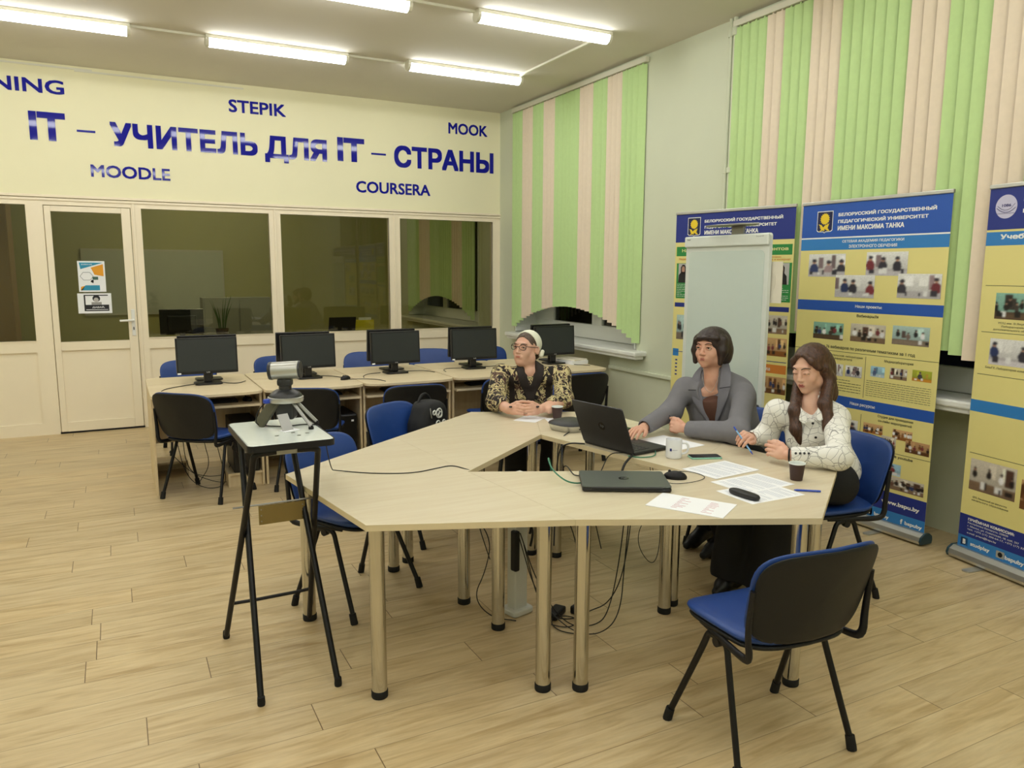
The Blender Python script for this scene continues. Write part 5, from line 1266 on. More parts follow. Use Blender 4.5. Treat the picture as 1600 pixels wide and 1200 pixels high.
    def ripple(s, amp, f, seed=0, region=None):
        """soft cloth folds / strands: f = three wave vectors"""
        r = s.win(*(region if region else (s.lo, s.lo + s.h * (s.n - 1)))); sl, X, Y, Z = r
        rng = np.random.RandomState(seed); acc = 0
        for w_ in f:
            w_ = np.asarray(w_, float); ph_ = rng.rand() * 6; wb = np.cross(w_, (0.3, .5, .8)) * .6
            acc = acc + np.sin(X * w_[0] + Y * w_[1] + Z * w_[2] + ph_ + 1.5 * np.sin(X * wb[0] + Y * wb[1] + Z * wb[2] + ph_ * 2))
        s.D[sl] += (amp * acc / len(f)).astype(np.float32); return s
    def mesh(s, name):
        D = s.D; S = D < 0
        n = np.array(D.shape) - 1
        cnt = np.zeros(n, np.int8)
        for i in (0, 1):
            for j in (0, 1):
                for k in (0, 1): cnt += S[i:i + n[0], j:j + n[1], k:k + n[2]]
        act = (cnt > 0) & (cnt < 8); idx = np.argwhere(act); N = len(idx)
        vid = np.full(n, -1, np.int32); vid[act] = np.arange(N)
        pos = np.zeros((N, 3)); c = np.zeros(N)
        off = [(i, j, k) for i in (0, 1) for j in (0, 1) for k in (0, 1)]
        val = {o: D[idx[:, 0] + o[0], idx[:, 1] + o[1], idx[:, 2] + o[2]].astype(float) for o in off}
        for o in off:
            for ax in range(3):
                if o[ax]: continue
                p = list(o); p[ax] = 1; p = tuple(p); va, vb = val[o], val[p]
                m = (va < 0) != (vb < 0); t = np.where(m, va / np.where(m, va - vb, 1), 0)
                q = np.array(o, float)[None] + np.zeros((N, 3)); q[:, ax] += t
                pos += q * m[:, None]; c += m
        pos = (pos / c[:, None] + idx) * s.h + s.lo
        F = []
        for ax in range(3):
            a, b = [(1, 2), (2, 0), (0, 1)][ax]
            s0 = [slice(None)] * 3; s1 = [slice(None)] * 3; s0[ax] = slice(0, -1); s1[ax] = slice(1, None)
            ch = S[tuple(s0)] != S[tuple(s1)]; e = np.argwhere(ch)
            e = e[(e[:, a] > 0) & (e[:, b] > 0) & (e[:, a] < n[a]) & (e[:, b] < n[b])]
            def cell(da, db):
                q = e.copy(); q[:, a] -= da; q[:, b] -= db; return vid[q[:, 0], q[:, 1], q[:, 2]]
            quad = np.stack([cell(1, 1), cell(0, 1), cell(0, 0), cell(1, 0)], 1)
            ins = S[e[:, 0], e[:, 1], e[:, 2]]; quad[~ins] = quad[~ins][:, ::-1]; F.append(quad)
        F = np.concatenate(F); F = F[(F >= 0).all(1)]
        me = bpy.data.meshes.new(name)
        me.vertices.add(N); me.vertices.foreach_set('co', pos.ravel().astype(np.float32))
        me.loops.add(len(F) * 4); me.loops.foreach_set('vertex_index', F.ravel().astype(np.int32))
        me.polygons.add(len(F)); me.polygons.foreach_set('loop_start', np.arange(0, len(F) * 4, 4, dtype=np.int32)); me.polygons.foreach_set('loop_total', np.full(len(F), 4, np.int32))
        me.update(calc_edges=True); me.validate(); return me
    def build(s, name, mat, parent):
        return link(name, s.mesh(name), mat, parent, 180)

def skin_mat(name, base, red):
    g = NT(name); tc = g.n('ShaderNodeTexCoord'); no = g.n('ShaderNodeTexNoise'); no.inputs['Scale'].default_value = 14; no.inputs['Detail'].default_value = 4
    g.l(tc.outputs['Object'], no.inputs['Vector'])
    g.l(g.ramp(no.outputs['Fac'], [(0.3, lin(base)), (0.75, lin(red))]), g.b.inputs['Base Color'])
    g.b.inputs['Roughness'].default_value = 0.5; g.b.inputs['Subsurface Weight'].default_value = 0.08
    g.b.inputs['Subsurface Radius'].default_value = (0.01, 0.004, 0.002); g.b.inputs['Subsurface Scale'].default_value = 0.5
    return g.m
def hair_mat(name, c0, c1, dirv=(60, 60, 4)):
    g = NT(name); tc = g.n('ShaderNodeTexCoord'); mp = g.n('ShaderNodeMapping'); mp.inputs['Scale'].default_value = dirv
    g.l(tc.outputs['Object'], mp.inputs[0]); no = g.n('ShaderNodeTexNoise'); no.inputs['Scale'].default_value = 3; no.inputs['Detail'].default_value = 5
    g.l(mp.outputs[0], no.inputs['Vector']); g.l(g.ramp(no.outputs['Fac'], [(0.3, lin(c0)), (0.7, lin(c1))]), g.b.inputs['Base Color'])
    g.b.inputs['Roughness'].default_value = 0.42
    bp = g.n('ShaderNodeBump'); bp.inputs['Strength'].default_value = .5; bp.inputs['Distance'].default_value = .003; g.l(no.outputs['Fac'], bp.inputs['Height']); g.l(bp.outputs['Normal'], g.b.inputs['Normal'])
    return g.m
def eye_mat(iris):
    g = NT('eye_' + iris); tc = g.n('ShaderNodeTexCoord'); sp = g.n('ShaderNodeSeparateXYZ'); g.l(tc.outputs['Object'], sp.inputs[0])
    r = g.math('SQRT', g.math('ADD', g.math('MULTIPLY', sp.outputs[0], sp.outputs[0]), g.math('MULTIPLY', sp.outputs[2], sp.outputs[2])))
    front = g.math('GREATER_THAN', sp.outputs[1], 0.0); r = g.math('ADD', r, g.math('MULTIPLY', g.math('SUBTRACT', 1.0, front), 1.0))
    g.l(g.ramp(g.math('DIVIDE', r, 0.013), [(0.0, lin('0a0908')), (0.26, lin(iris)), (0.52, lin('e6e1da'))], 'CONSTANT'), g.b.inputs['Base Color']); g.b.inputs['Roughness'].default_value = .12
    return g.m
LIPS = {}
def head(v, c, R, chin=0.0, wide=1.0, jowl=0.0, mouth_open=0.0, lid=0.0):
    """head volumes in a head frame (x right, y forward, z up) centred between the ears; about 22 cm tall"""
    P = lambda x, y, z: c + R @ V3(x * wide, y, z)
    E = lambda p, r, k=.012, mode='add': v.ell(P(*p), r, R, k, mode)
    E((0, -.018, .036), (.073 * wide, .094, .082), .01); E((0, .028, -.022), (.060 * wide, .064, .078), .03)
    E((0, .052, -.060), (.043 * wide, .042, .042), .02); E((0, .074, -.092), (.019, .016, .016), .016)
    for s in (-1, 1):
        E((s * .034, .062, -.028), (.024, .022, .022), .02); E((s * .048, .014, -.062), (.018 + jowl, .028, .026 + jowl), .025)
    v.cap(P(-.034, .079, .034), P(.034, .079, .034), .010, .010, .014)
    for s in (-1, 1): E((s * .0315, .0975, .010), (.0150, .0115, .0100), .009, 'sub')
    v.chain([P(0, .088, .018), P(0, .098, -.006), P(0, .1065, -.023)], [.0070, .0080, .0098], .008)
    for s in (-1, 1): E((s * .0105, .099, -.027), (.0075, .009, .007), .006)
    v.cap(P(-.018, .0865, -.055), P(.018, .0865, -.055), .008, .008, .014)
    E((0, .096, -.0565 - mouth_open / 2), (.020, .008, .0012 + mouth_open / 2), .003, 'sub')
    for s in (-1, 1):     # lids
        zz = .0175 - lid * .008
        v.chain([P(s * .0165, .0865, .010 - lid * .004), P(s * .025, .0925, zz), P(s * .037, .091, zz), P(s * .0465, .081, .009 - lid * .003)], [.0035, .0045, .0045, .0035], .004)
        v.chain([P(s * .0175, .0865, .007), P(s * .030, .0905, .0015), P(s * .0455, .081, .006)], [.003, .0035, .003], .004)
    if lid:
        for s in (-1, 1): v.ell(P(s * .0312, .0795, .0125), (.0150, .0142, .0105), R, .002)
    for s in (-1, 1):     # ears
        v.ell(P(s * .0745, -.012, -.002), (.009, .019, .031), R @ np.array(Euler((-.15, 0, s * .45)).to_matrix()), .006)
        v.ell(P(s * .084, -.006, .0), (.005, .009, .017), R, .005, 'sub')
def head_extras(t, c, R, wide, iris, lipmat, browmat, gaze, lid=0.0, browz=0.0, mo=0.0):
    P = lambda x, y, z: Vector(c + R @ V3(x * wide, y, z))
    me0 = None
    for s in (-1, 1):
        b = MB(); b.lathe([(0.0005, -.0123)] + [(.0124 * math.sin(a), -.0124 * math.cos(a)) for a in [PI * k / 12 for k in range(1, 12)]] + [(.0005, .0123)], seg=20, rot=(-PI / 2, 0, 0))
        o = b.build('eye', eye_mat(iris) if 'eye_' + iris not in bpy.data.materials else bpy.data.materials['eye_' + iris], t, 180)
        o.location = P(s * .0312, .0790, .0085)
        o.rotation_euler = Matrix(frame(R @ V3(*gaze)).tolist()).to_euler()
        zz = .0155 - lid * .008
        b = MB(); b.tube([P(s * .0175, .0915, .0085 - lid * .004), P(s * .025, .0965, zz - .0005), P(s * .037, .0948, zz - .0005), P(s * .0475, .084, .008 - lid * .003)], [.0007, .0013, .0015, .001], 6, smooth=2); b.build('eyelashes', BLACKP, t, 180)
        b = MB(); b.tube([P(s * .014, .0975, .029 + browz), P(s * .028, .0955, .036 + browz), P(s * .042, .0850, .034 + browz), P(s * .051, .0735, .027 + browz)], [.0022, .0030, .0024, .0012], 6, smooth=2, flat=.6); b.build('eyebrow', browmat, t, 180)
    v = Vol(np.array(P(0, .09, -.056)) - .05, np.array(P(0, .09, -.056)) + .05, .0012)
    Q = lambda *a: np.array(P(*a))
    v.chain([Q(-.0240, .0845, -.0550), Q(-.008, .0982, -.0520), Q(0, .0985, -.0530), Q(.008, .0982, -.0520), Q(.0240, .0845, -.0550)], [.0013, .0030, .0028, .0030, .0013], .003)
    v.chain([Q(-.0232, .0842, -.0568 - mo * .6), Q(-.009, .0970, -.0595 - mo), Q(.009, .0970, -.0595 - mo), Q(.0232, .0842, -.0568 - mo * .6)], [.0013, .0034, .0034, .0013], .003)
    v.build('lips', lipmat, t)

def hand(v, wrist, fwd, back, thumb_side, curls, spread=0.06, L=1.0, k=.0035, thumb=(0.6, .35, .25)):
    """wrist point, direction towards the knuckles, normal of the back of the hand, +1/-1 = thumb towards +side/-side where side = fwd x back"""
    f = nrm(fwd); b = nrm(np.asarray(back, float) - f * np.dot(back, f)); sd = np.cross(f, b) * thumb_side
    W = np.asarray(wrist, float); tips = []
    v.chain([W - f * .01, W + f * .035 * L, W + f * .082 * L + sd * .018], [.021, .024, .0135], .012, flat=(b, .62))
    v.chain([W, W + f * .04 * L - sd * .014, W + f * .075 * L - sd * .024], [.019, .021, .0125], .012, flat=(b, .62))
    lens = [(.041, .026, .021), (.045, .029, .022), (.041, .027, .021), (.032, .021, .018)]
    for i in range(4):
        o = (1.5 - i) * .0195 * L; base = W + f * (.086 - .006 * abs(i - 1)) * L + sd * o
        d = nrm(f + sd * (1.5 - i) * spread); ang = 0; p = base; pts = [p - d * .012]; c3 = curls[i]
        for j, l in enumerate(lens[i]):
            ang += c3[j]; q = nrm(d * math.cos(ang) - b * math.sin(ang)); p = p + q * l * L
            pts.append(p)
        pts.insert(1, base)
        v.chain(pts, [.0095, .0095, .0085, .0078, .0068], k); tips.append(p)
    # thumb leaves the side of the palm near its root
    a, c1, c2 = thumb
    p0 = W + f * .022 * L + sd * .020; d = nrm(f * math.cos(a) + sd * math.sin(a) - b * .25); p1 = p0 + d * .042 * L
    d2 = nrm(d + f * c1 - sd * c1 * .6 - b * c2 * .3); p2 = p1 + d2 * .032 * L; d3 = nrm(d2 + f * c2 - b * c2 * .4 - sd * c2 * .4); p3 = p2 + d3 * .026 * L
    v.chain([p0, p1, p2, p3], [.0145, .0115, .0098, .0078], .006)
    return tips, p3

def torso_frame(pelvis, neck, right):
    z = nrm(np.asarray(neck) - pelvis); x = nrm(np.asarray(right) - z * np.dot(right, z)); y = np.cross(z, x); return np.stack([x, y, z], 1)
def core(v, J, grow=0.0, slim=1.0, bust=0.0, k=.05, belly=0.0):
    """trunk of ellipsoids from hips to shoulders"""
    T = torso_frame(J['pel'], J['neck'], J['shR'] - J['shL']); L = np.linalg.norm(J['neck'] - J['pel']); g = grow
    P = lambda x, y, z: J['pel'] + T @ V3(x, y, z * L)
    v.ell(P(0, -.01, .06), (.165 * slim + g, .12 * slim + g, .13 + g), T, k); v.ell(P(0, .012 + belly * .5, .36), (.142 * slim + g, .105 * slim + g + belly, .15 + g), T, k)
    v.ell(P(0, 0, .66), (.150 * slim + g, .105 * slim + g, .15 + g), T, k)
    m = (J['shL'] + J['shR']) / 2
    for s in ('shL', 'shR'): v.cap(m * .55 + J[s] * .45 - T @ V3(0, 0, .028), J[s] - T @ V3(0, 0, .012), .060 + g * .8, .046 + g * .55, .04)
    v.cap(P(0, -.01, .84), P(0, -.012, .96), .085 + g, .055 + g, .05)
    if bust:
        for s in (-1, 1): v.ell(P(s * .07, .075 + bust * .3, .58), (.066 + g, .055 + g + bust, .064 + g), T, .045)
    return T, P
def arm(v, J, s, r, k=.02):
    v.chain([J['sh' + s], J['el' + s], J['wr' + s]], r, k)
def leg(v, J, s, r, k=.03):
    v.chain([J['hip' + s], J['kn' + s], J['an' + s]], r, k)
def settle(t):
    for c in kids(t): c.location = Vector(c.location) - Vector(t.location)
def shoe(t, an, toe, heel_h, mat, sole=.0, name='boot', shaft=.12):
    d = nrm(V3(toe[0] - an[0], toe[1] - an[1], 0)); an = np.asarray(an); toe = np.asarray(toe)
    lo = np.minimum(an, toe) - .12; hi = np.maximum(an, toe) + .12; hi[2] += shaft; lo[2] = min(an[2] - .16, -.004)
    v = Vol(lo, hi, .004); ball = toe * .62 + an * .38; ball = V3(ball[0], ball[1], toe[2] + .012); heel = an - d * .035 + V3(0, 0, -.055)
    v.chain([an + V3(0, 0, shaft), an + V3(0, 0, .0)], [.052, .042], .02); v.chain([an, heel], [.042, .034], .02)
    v.chain([an + V3(0, 0, -.01), ball + V3(0, 0, .022), toe + V3(0, 0, .012)], [.04, .036, .022], .025)
    v.cap(heel, ball + V3(0, 0, .008), .03, .033, .02)
    if heel_h: v.cap(heel + V3(0, 0, -.01) - d * .005, heel - d * .008 + V3(0, 0, -heel_h), .027, .022, .008)
    return v.build(name, mat, t)

# ------------------------------------------------ woman with the white headband
def woman_back():
    t = thing('person', 'woman in glasses, white headband and brown patterned blouse, hands clasped on table', 'person', (2.60, 4.72, 0), 0)
    SK = skin_mat('skin_rosy', 'dcb199', 'd29c84'); J = {k: V3(*p) for k, p in dict(
        pel=(2.62, 4.77, .59), neck=(2.515, 4.565, .985), shR=(2.325, 4.64, .955), shL=(2.70, 4.455, .955), elR=(2.115, 4.345, .795), elL=(2.655, 4.245, .80),
        wrR=(2.175, 4.215, .782), wrL=(2.405, 4.105, .782), hipR=(2.50, 4.78, .585), hipL=(2.70, 4.70, .585), knR=(2.29, 4.33, .56), knL=(2.52, 4.24, .56), anR=(2.30, 4.36, .10), anL=(2.50, 4.28, .10)).items()}
    J['elR'] = V3(2.185, 4.435, .802); J['elL'] = V3(2.63, 4.30, .802)
    hc = V3(2.505, 4.60, 1.118); fw = nrm(V3(-.90, -.46, .10)); R = frame(fw, roll=-.02)
    v = Vol((1.95, 3.95, .02), (2.95, 5.0, 1.27), .0034)
    core(v, J, -.012, .95); v.chain([J['neck'] + V3(0, .01, -.03), hc + R @ V3(0, -.022, -.075)], [.056, .055], .03)
    head(v, hc, R, wide=1.10, jowl=.014); v.ell(hc + R @ V3(0, .040, -.098), (.040, .038, .024), R, .03)
    arm(v, J, 'R', [.045, .040, .027]); arm(v, J, 'L', [.045, .040, .027]); leg(v, J, 'R', [.075, .055, .04]); leg(v, J, 'L', [.075, .055, .04])
    up = V3(0, 0, 1)
    # hands folded: palms turned to each other, fingers interlaced
    fR = nrm(V3(.55, -.82, .06)); fL = nrm(V3(-.977, -.169, .06))
    J['wrR'] = V3(2.165, 4.215, .788); J['wrL'] = V3(2.352, 4.122, .788)
    arm(v, J, 'R', [.045, .040, .027]); arm(v, J, 'L', [.045, .040, .027])
    hand(v, J['wrR'], fR, V3(-.857, -.50, .30), -1, [(.50, 1.05, .45)] * 4, .02, .95)
    hand(v, J['wrL'], fL, V3(.169, -.977, .30), 1, [(.50, 1.05, .45)] * 4, .02, .95)
    v.build('body', SK, t)
    head_extras(t, hc, R, 1.10, '4a3a2c', M('lips_pale', 'b8705e', .45), M('brow_grey', '6a5a4c', .7), (-.1, 1, .18), browz=.0)
    # blouse
    g = NT('patterned_blouse'); tc = g.n('ShaderNodeTexCoord'); no = g.n('ShaderNodeTexNoise'); no.inputs['Scale'].default_value = 19; no.inputs['Detail'].default_value = 1.5; no.inputs['Distortion'].default_value = 1.8
    g.l(tc.outputs['Object'], no.inputs['Vector']); n2 = g.n('ShaderNodeTexNoise'); n2.inputs['Scale'].default_value = 11; n2.inputs['Distortion'].default_value = 1.0; mp = g.n('ShaderNodeMapping'); mp.inputs['Location'].default_value = (3, 7, 2); g.l(tc.outputs['Object'], mp.inputs[0]); g.l(mp.outputs[0], n2.inputs['Vector'])
    a = g.ramp(no.outputs['Fac'], [(0.0, lin('16110f')), (0.455, lin('5a3b34')), (0.50, lin('c9bb8a')), (0.60, lin('8f8558')), (0.64, lin('1c1613'))], 'CONSTANT')
    bcol = g.ramp(n2.outputs['Fac'], [(0.0, lin('4a2c2a')), (0.40, lin('cdbf92')), (0.43, (1, 1, 1))], 'CONSTANT')
    m2 = g.math('LESS_THAN', n2.outputs['Fac'], 0.42); g.l(g.mix(g.math('MULTIPLY', m2, .85), a, bcol), g.b.inputs['Base Color']); g.b.inputs['Roughness'].default_value = .8
    w_ = Vol((1.95, 4.05, .45), (3.0, 5.05, 1.12), .0045)
    core(w_, J, .012, 1.02, bust=.012, belly=.02)
    sl = {'R': J['elR'] * .42 + J['wrR'] * .58, 'L': J['elL'] * .42 + J['wrL'] * .58}
    for s in 'RL': w_.chain([J['sh' + s], J['el' + s], sl[s]], [.064, .058, .046], .035)
    w_.ripple(.004, [(26, 18, 30), (-30, 22, 18), (10, -34, 24)], 3); w_.rbox((3.0, 3.5, .2), (2, 2, .295), None, 0, .004, 'sub')
    w_.chain([J['neck'] + V3(-.012, -.012, .12), J['neck'] + V3(-.03, -.06, .0), J['neck'] + V3(-.055, -.115, -.08)], [.062, .052, .018], .01, 'sub')
    for s in 'RL':
        d = nrm(J['wr' + s] - J['el' + s]); w_.cap(sl[s] + d * .03, J['wr' + s] + d * .05, .035, .03, .004, 'sub')
    bl0 = w_; w_.build('blouse', g.m, t)
    # dark shawl collar and front bands
    DB = M('blouse_dark_trim', '2a2220', .8, var=.2, scale=60)
    T = torso_frame(J['pel'], J['neck'], J['shR'] - J['shL']); N = J['neck']
    Q = lambda x, y, z: N + T @ V3(x, y, z)
    c = bl0.copy(.006); c.band(T, N, [[(sg * .070, .10), (sg * .062, .02), (sg * .038, -.06), (0, -.125), (0, -.16)] for sg in (-1, 1)], .030, -.05); c.build('shawl_collar', DB, t)
    for s in (-1, 1):
        c = bl0.copy(.0035); c.band(T, N, [[(s * .132, -.015), (s * .125, -.12), (s * .122, -.30)]], .020, .02); c.build('front_band', DB, t)
    # hair pulled back, white headband, glasses, bracelets
    HM = hair_mat('hair_greybrown', '3a2d26', '62503f'); P = lambda x, y, z: hc + R @ V3(x * 1.10, y, z)
    hv = Vol(hc - .17, hc + .17, .0034); hv.ell(P(0, -.020, .040), (.0815, .0985, .0875), R, .01)
    hv.ell(P(0, -.10, -.02), (.05, .04, .055), R, .03)
    hv.ell(P(0, .085, -.028), (.084, .085, .112), R, .008, 'sub'); hv.rbox(P(0, .03, -.11), (.12, .085, .085), R, .02, .01, 'sub')
    hv.ripple(.0012, [(160, 60, 90), (90, 150, 120)], 2); hv.build('hair', HM, t)
    WB = M('headband_white', 'e9ead6', .8, bump=.1); hv = Vol(hc - .18, hc + .18, .0034)
    hv.ell(P(0, -.022, .040), (.0885, .104, .0925), R, 0); hv.ell(P(0, -.02, .038), (.080, .096, .084), R, .002, 'sub')
    R2 = R @ np.array(Euler((-.38, 0, 0)).to_matrix()); hv.rbox(P(0, .115, .05), (.2, .10, .22), R2, .0, .004, 'sub'); hv.rbox(P(0, -.180, .05), (.2, .10, .22), R2, .0, .004, 'sub'); hv.rbox(P(0, 0, -.16), (.2, .2, .10), R, 0, .004, 'sub')
    hv.cap(P(.083, -.05, -.035), P(.088, -.055, -.01), .017, .014, .012); hv.cap(P(-.083, -.05, -.035), P(-.088, -.055, -.01), .017, .014, .012); hv.build('headband', WB, t)
    GF = M('glasses_frame', '2a1714', .3); b = MB()
    for s in (-1, 1):
        b.tube([Vector(P(s * (.033 + .0235 * math.cos(a) * (1 if abs(math.cos(a)) < .9 else .97)), .1085 - .012 * ((math.cos(a) + 1) / 2), .010 + .0185 * math.sin(a) + .002 * math.sin(2 * a))) for a in [2 * PI * q / 20 for q in range(21)]], .0021, 6)
        b.tube([Vector(P(s * .056, .0965, .018)), Vector(P(s * .073, .06, .017)), Vector(P(s * .079, -.005, .016)), Vector(P(s * .078, -.025, .0))], .0022, 6)
    b.tube([Vector(P(-.010, .1095, .013)), Vector(P(0, .114, .0145)), Vector(P(.010, .1095, .013))], .0021, 6); gl = b.build('glasses', GF, t, 180)
    TR = M('trousers_black', '121214', .85, var=.1); lv = Vol((2.1, 4.1, .06), (3.0, 5.05, .72), .006)
    lv.cap(J['hipR'], J['hipL'], .098, .098, .03); leg(lv, J, 'R', [.096, .080, .07], .04); leg(lv, J, 'L', [.096, .080, .07], .04); lv.ripple(.003, [(20, 10, 26), (-16, 24, 14)], 5); lv.build('trousers', TR, t)
    SH = M('shoe_black', '141416', .4)
    for s in 'RL': shoe(t, J['an' + s] + V3(0, 0, -.01), J['an' + s] + V3(-.07, -.14, -.075), .02, SH, name='shoe', shaft=.02)
    for s in 'RL':
        d = nrm(J['wr' + s] - J['el' + s]); p = J['wr' + s] + d * (.045) + V3(0, 0, .022)
        b = MB(); b.lathe([(.0, .006), (.009, .005), (.011, 0), (.009, -.003)], Vector(p), 14, cap=False); b.build('dark_stone', M('stone_black', '0c0c0e', .15), t)
    settle(t)
    return t
woman_back()

# ------------------------------------------------ woman in the grey blazer
def woman_blazer():
    t = thing('person', 'woman with a dark bob in a grey blazer, one hand on the open laptop', 'person', (3.2, 3.35, 0), 0)
    SK = skin_mat('skin_warm', 'd9aa90', 'cf957b'); J = {k: V3(*p) for k, p in dict(
        pel=(3.30, 3.42, .595), neck=(3.10, 3.395, 1.055), shR=(2.985, 3.505, .972), shL=(3.178, 3.222, .950), elR=(2.87, 3.485, .838), elL=(2.93, 3.0, .797),
        wrR=(2.585, 3.375, .784), wrL=(2.79, 3.265, .785), hipR=(3.22, 3.52, .59), hipL=(3.30, 3.30, .59), knR=(2.88, 3.42, .565), knL=(2.86, 3.22, .565), anR=(3.12, 3.42, .13), anL=(3.10, 3.25, .13)).items()}
    hc = V3(3.085, 3.405, 1.205); fw = nrm(V3(-.95, -.31, .02)); R = frame(fw, roll=.02)
    v = Vol((2.36, 2.8, .05), (3.5, 3.78, 1.35), .0034)
    T, P0 = core(v, J, -.012, 1.0, bust=.01); v.chain([J['neck'] + V3(0, 0, -.03), hc + R @ V3(0, -.022, -.075)], [.056, .053], .03)
    head(v, hc, R, wide=1.07, jowl=.006)
    arm(v, J, 'R', [.045, .040, .026]); arm(v, J, 'L', [.045, .040, .026]); leg(v, J, 'R', [.08, .055, .04]); leg(v, J, 'L', [.08, .055, .04])
    hand(v, J['wrR'], nrm(V3(-.86, -.46, .03)), V3(0, 0, 1), -1, [(.28, .3, .15), (.25, .3, .15), (.28, .3, .15), (.3, .3, .2)], .05, .98)
    tips, th = hand(v, J['wrL'], nrm(V3(-.42, .88, .10)), nrm(V3(-.85, -.40, .45)), 1, [(1.0, 1.25, .7), (1.1, 1.3, .7), (1.15, 1.3, .7), (1.2, 1.3, .7)], .0, .98, thumb=(.5, .5, .5))
    v.build('body', SK, t)
    head_extras(t, hc, R, 1.07, '3a2a20', M('lips_rose', 'b06a5c', .4), M('brow_brown', '3a2820', .7), (.05, 1, .05))
    BZ = M('blazer_grey', '77767b', .85, var=.05, scale=40, bump=.2, bscale=900)
    w_ = Vol((2.4, 2.8, .42), (3.62, 3.85, 1.16), .0045)
    core(w_, J, .022, 1.28, bust=.022, belly=.03)
    sl = {s: J['el' + s] * .12 + J['wr' + s] * .88 for s in 'RL'}
    for s in 'RL': w_.chain([J['sh' + s], J['el' + s], sl[s]], [.060, .060, .046], .035)
    w_.ripple(.0035, [(22, 14, 26), (-26, 20, 16), (12, -30, 20)], 4); w_.rbox((3.0, 3.5, .2), (2, 2, .295), None, 0, .004, 'sub')
    N = J['neck']; Q = lambda x, y, z: N + T @ V3(x, y, z)
    w_.chain([Q(0, .01, .10), Q(0, .09, .02), Q(0, .13, -.04), Q(0, .185, -.10), Q(.0, .225, -.19), Q(0, .24, -.24)], [.062, .066, .068, .055, .030, .008], .008, 'sub')
    for s in 'RL':
        d = nrm(J['wr' + s] - J['el' + s]); w_.cap(sl[s] + d * .02, J['wr' + s] + d * .06, .034, .03, .004, 'sub')
    w_.build('blazer', BZ, t)
    BZ2 = M('blazer_lapel', '727178', .85, var=.05, scale=40, bump=.2, bscale=900)
    def lapel(s):
        rows = []
        pts_in = [Q(s * .052, -.065, .050), Q(s * .058, -.005, .045), Q(s * .062, .060, .0), Q(s * .046, .128, -.085), Q(s * .012, .182, -.215)]
        pts_out = [Q(s * .080, -.080, .035), Q(s * .108, -.01, .03), Q(s * .135, .075, -.012), Q(s * .115, .150, -.075), Q(s * .022, .196, -.225)]
        cat = lambda p: [Vector(x) for x in p]
        a, b2 = cat(pts_in), cat(pts_out)
        fn = Vector(T @ V3(0, 1, 0)) * .012
        mid = [x.lerp(y, .5) + fn * 1.6 for x, y in zip(a, b2)]
        b = MB(); b.grid([[x + fn for x in a], mid, [y + fn * .6 for y in b2]], .007)
        o = b.build('lapel', BZ2, t, 60); sm = o.modifiers.new('smooth', 'SUBSURF'); sm.levels = 2; sm.render_levels = 2
        b = MB(); b.tube([Vector(Q(s * .070, .118, -.022)) + fn * 2, Vector(Q(s * .128, .108, -.026)) + fn * 1.4], .0022, 6); b.build('lapel_notch', M('seam_dark', '2c2c30', .8), t, 180)
    for s in (-1, 1): lapel(s)
    b = MB(); b.lathe([(0, .004), (.010, .003), (.012, 0), (.011, -.003)], (0, 0, 0), 20, cap=False); o = b.build('button', M('pearl', 'd9d6cf', .15, metal=.3), t)
    bp_ = Q(.005, .238, -.262); o.location = Vector(bp_); o.rotation_euler = Vector(T @ V3(0, 1, .0)).to_track_quat('Z', 'Y').to_euler()
    b = MB(); b.tube([Vector(Q(.005, .205, -.23)), Vector(Q(.012, .206, -.34)), Vector(Q(.03, .19, -.44))], .0022, 6); b.build('front_edge', M('seam_dark', '2c2c30', .8), t, 180)
    tp = Vol(N - .3, N + .1, .005); tp.ell(Q(0, .03, -.20), (.12, .158, .18), T, 0); tp.rbox(Q(0, 0, .02), (.2, .3, .115), T, 0, 0, 'sub'); tp.build('brown_top', M('top_brown', '5a3a2c', .8), t)
    b = MB(); b.tube([Vector(Q(-.055, .03, .03)), Vector(Q(-.035, .098, -.03)), Vector(Q(0, .122, -.065)), Vector(Q(.035, .098, -.03)), Vector(Q(.055, .03, .03))], .0012, 6, smooth=2); b.build('necklace', STEEL, t, 180)
    # bob haircut
    HM = hair_mat('hair_dark', '1a0f0b', '34221a'); P = lambda x, y, z: hc + R @ V3(x * 1.07, y, z)
    hv = Vol(hc - .19, hc + .19, .0034); hv.ell(P(0, -.022, .046), (.097, .112, .085), R, .01); hv.ell(P(0, -.045, -.01), (.108, .098, .085), R, .03)
    for s in (-1, 1): hv.chain([P(s * .074, .012, .05), P(s * .080, .022, -.01), P(s * .076, .036, -.078)], [.03, .026, .014], .02)
    hv.ell(P(0, -.06, -.06), (.09, .062, .05), R, .03)
    hv.ell(P(0, .105, -.040), (.069, .082, .098), R, .006, 'sub'); hv.chain([P(0, -.03, -.06), P(0, .02, -.14)], [.062, .065], .01, 'sub')
    hv.chain([P(-.064, .058, .066), P(-.02, .086, .068), P(.03, .086, .064), P(.066, .058, .046)], [.012, .010, .010, .013], .014)
    hv.ripple(.0007, [(190, 120, 5), (120, -190, 5)], 6); hv.build('hair', HM, t)
    TR = M('trousers_black', '121214', .85, var=.1); lv = Vol((2.65, 3.0, .1), (3.6, 3.75, .72), .006)
    lv.cap(J['hipR'], J['hipL'], .100, .100, .03); leg(lv, J, 'R', [.097, .082, .058], .04); leg(lv, J, 'L', [.097, .082, .058], .04); lv.ripple(.003, [(20, 10, 26), (-16, 24, 14)], 5); lv.build('trousers', TR, t)
    BT = M('boot_black', '17171b', .45)
    for s in 'RL': shoe(t, J['an' + s], J['an' + s] + V3(-.165, -.02, -.115), .055, BT, shaft=.10)
    settle(t)
    return t, tips, th
_t, tipsB, thB = woman_blazer()
pb = (Vector(tipsB[0]) + Vector(thB)) / 2
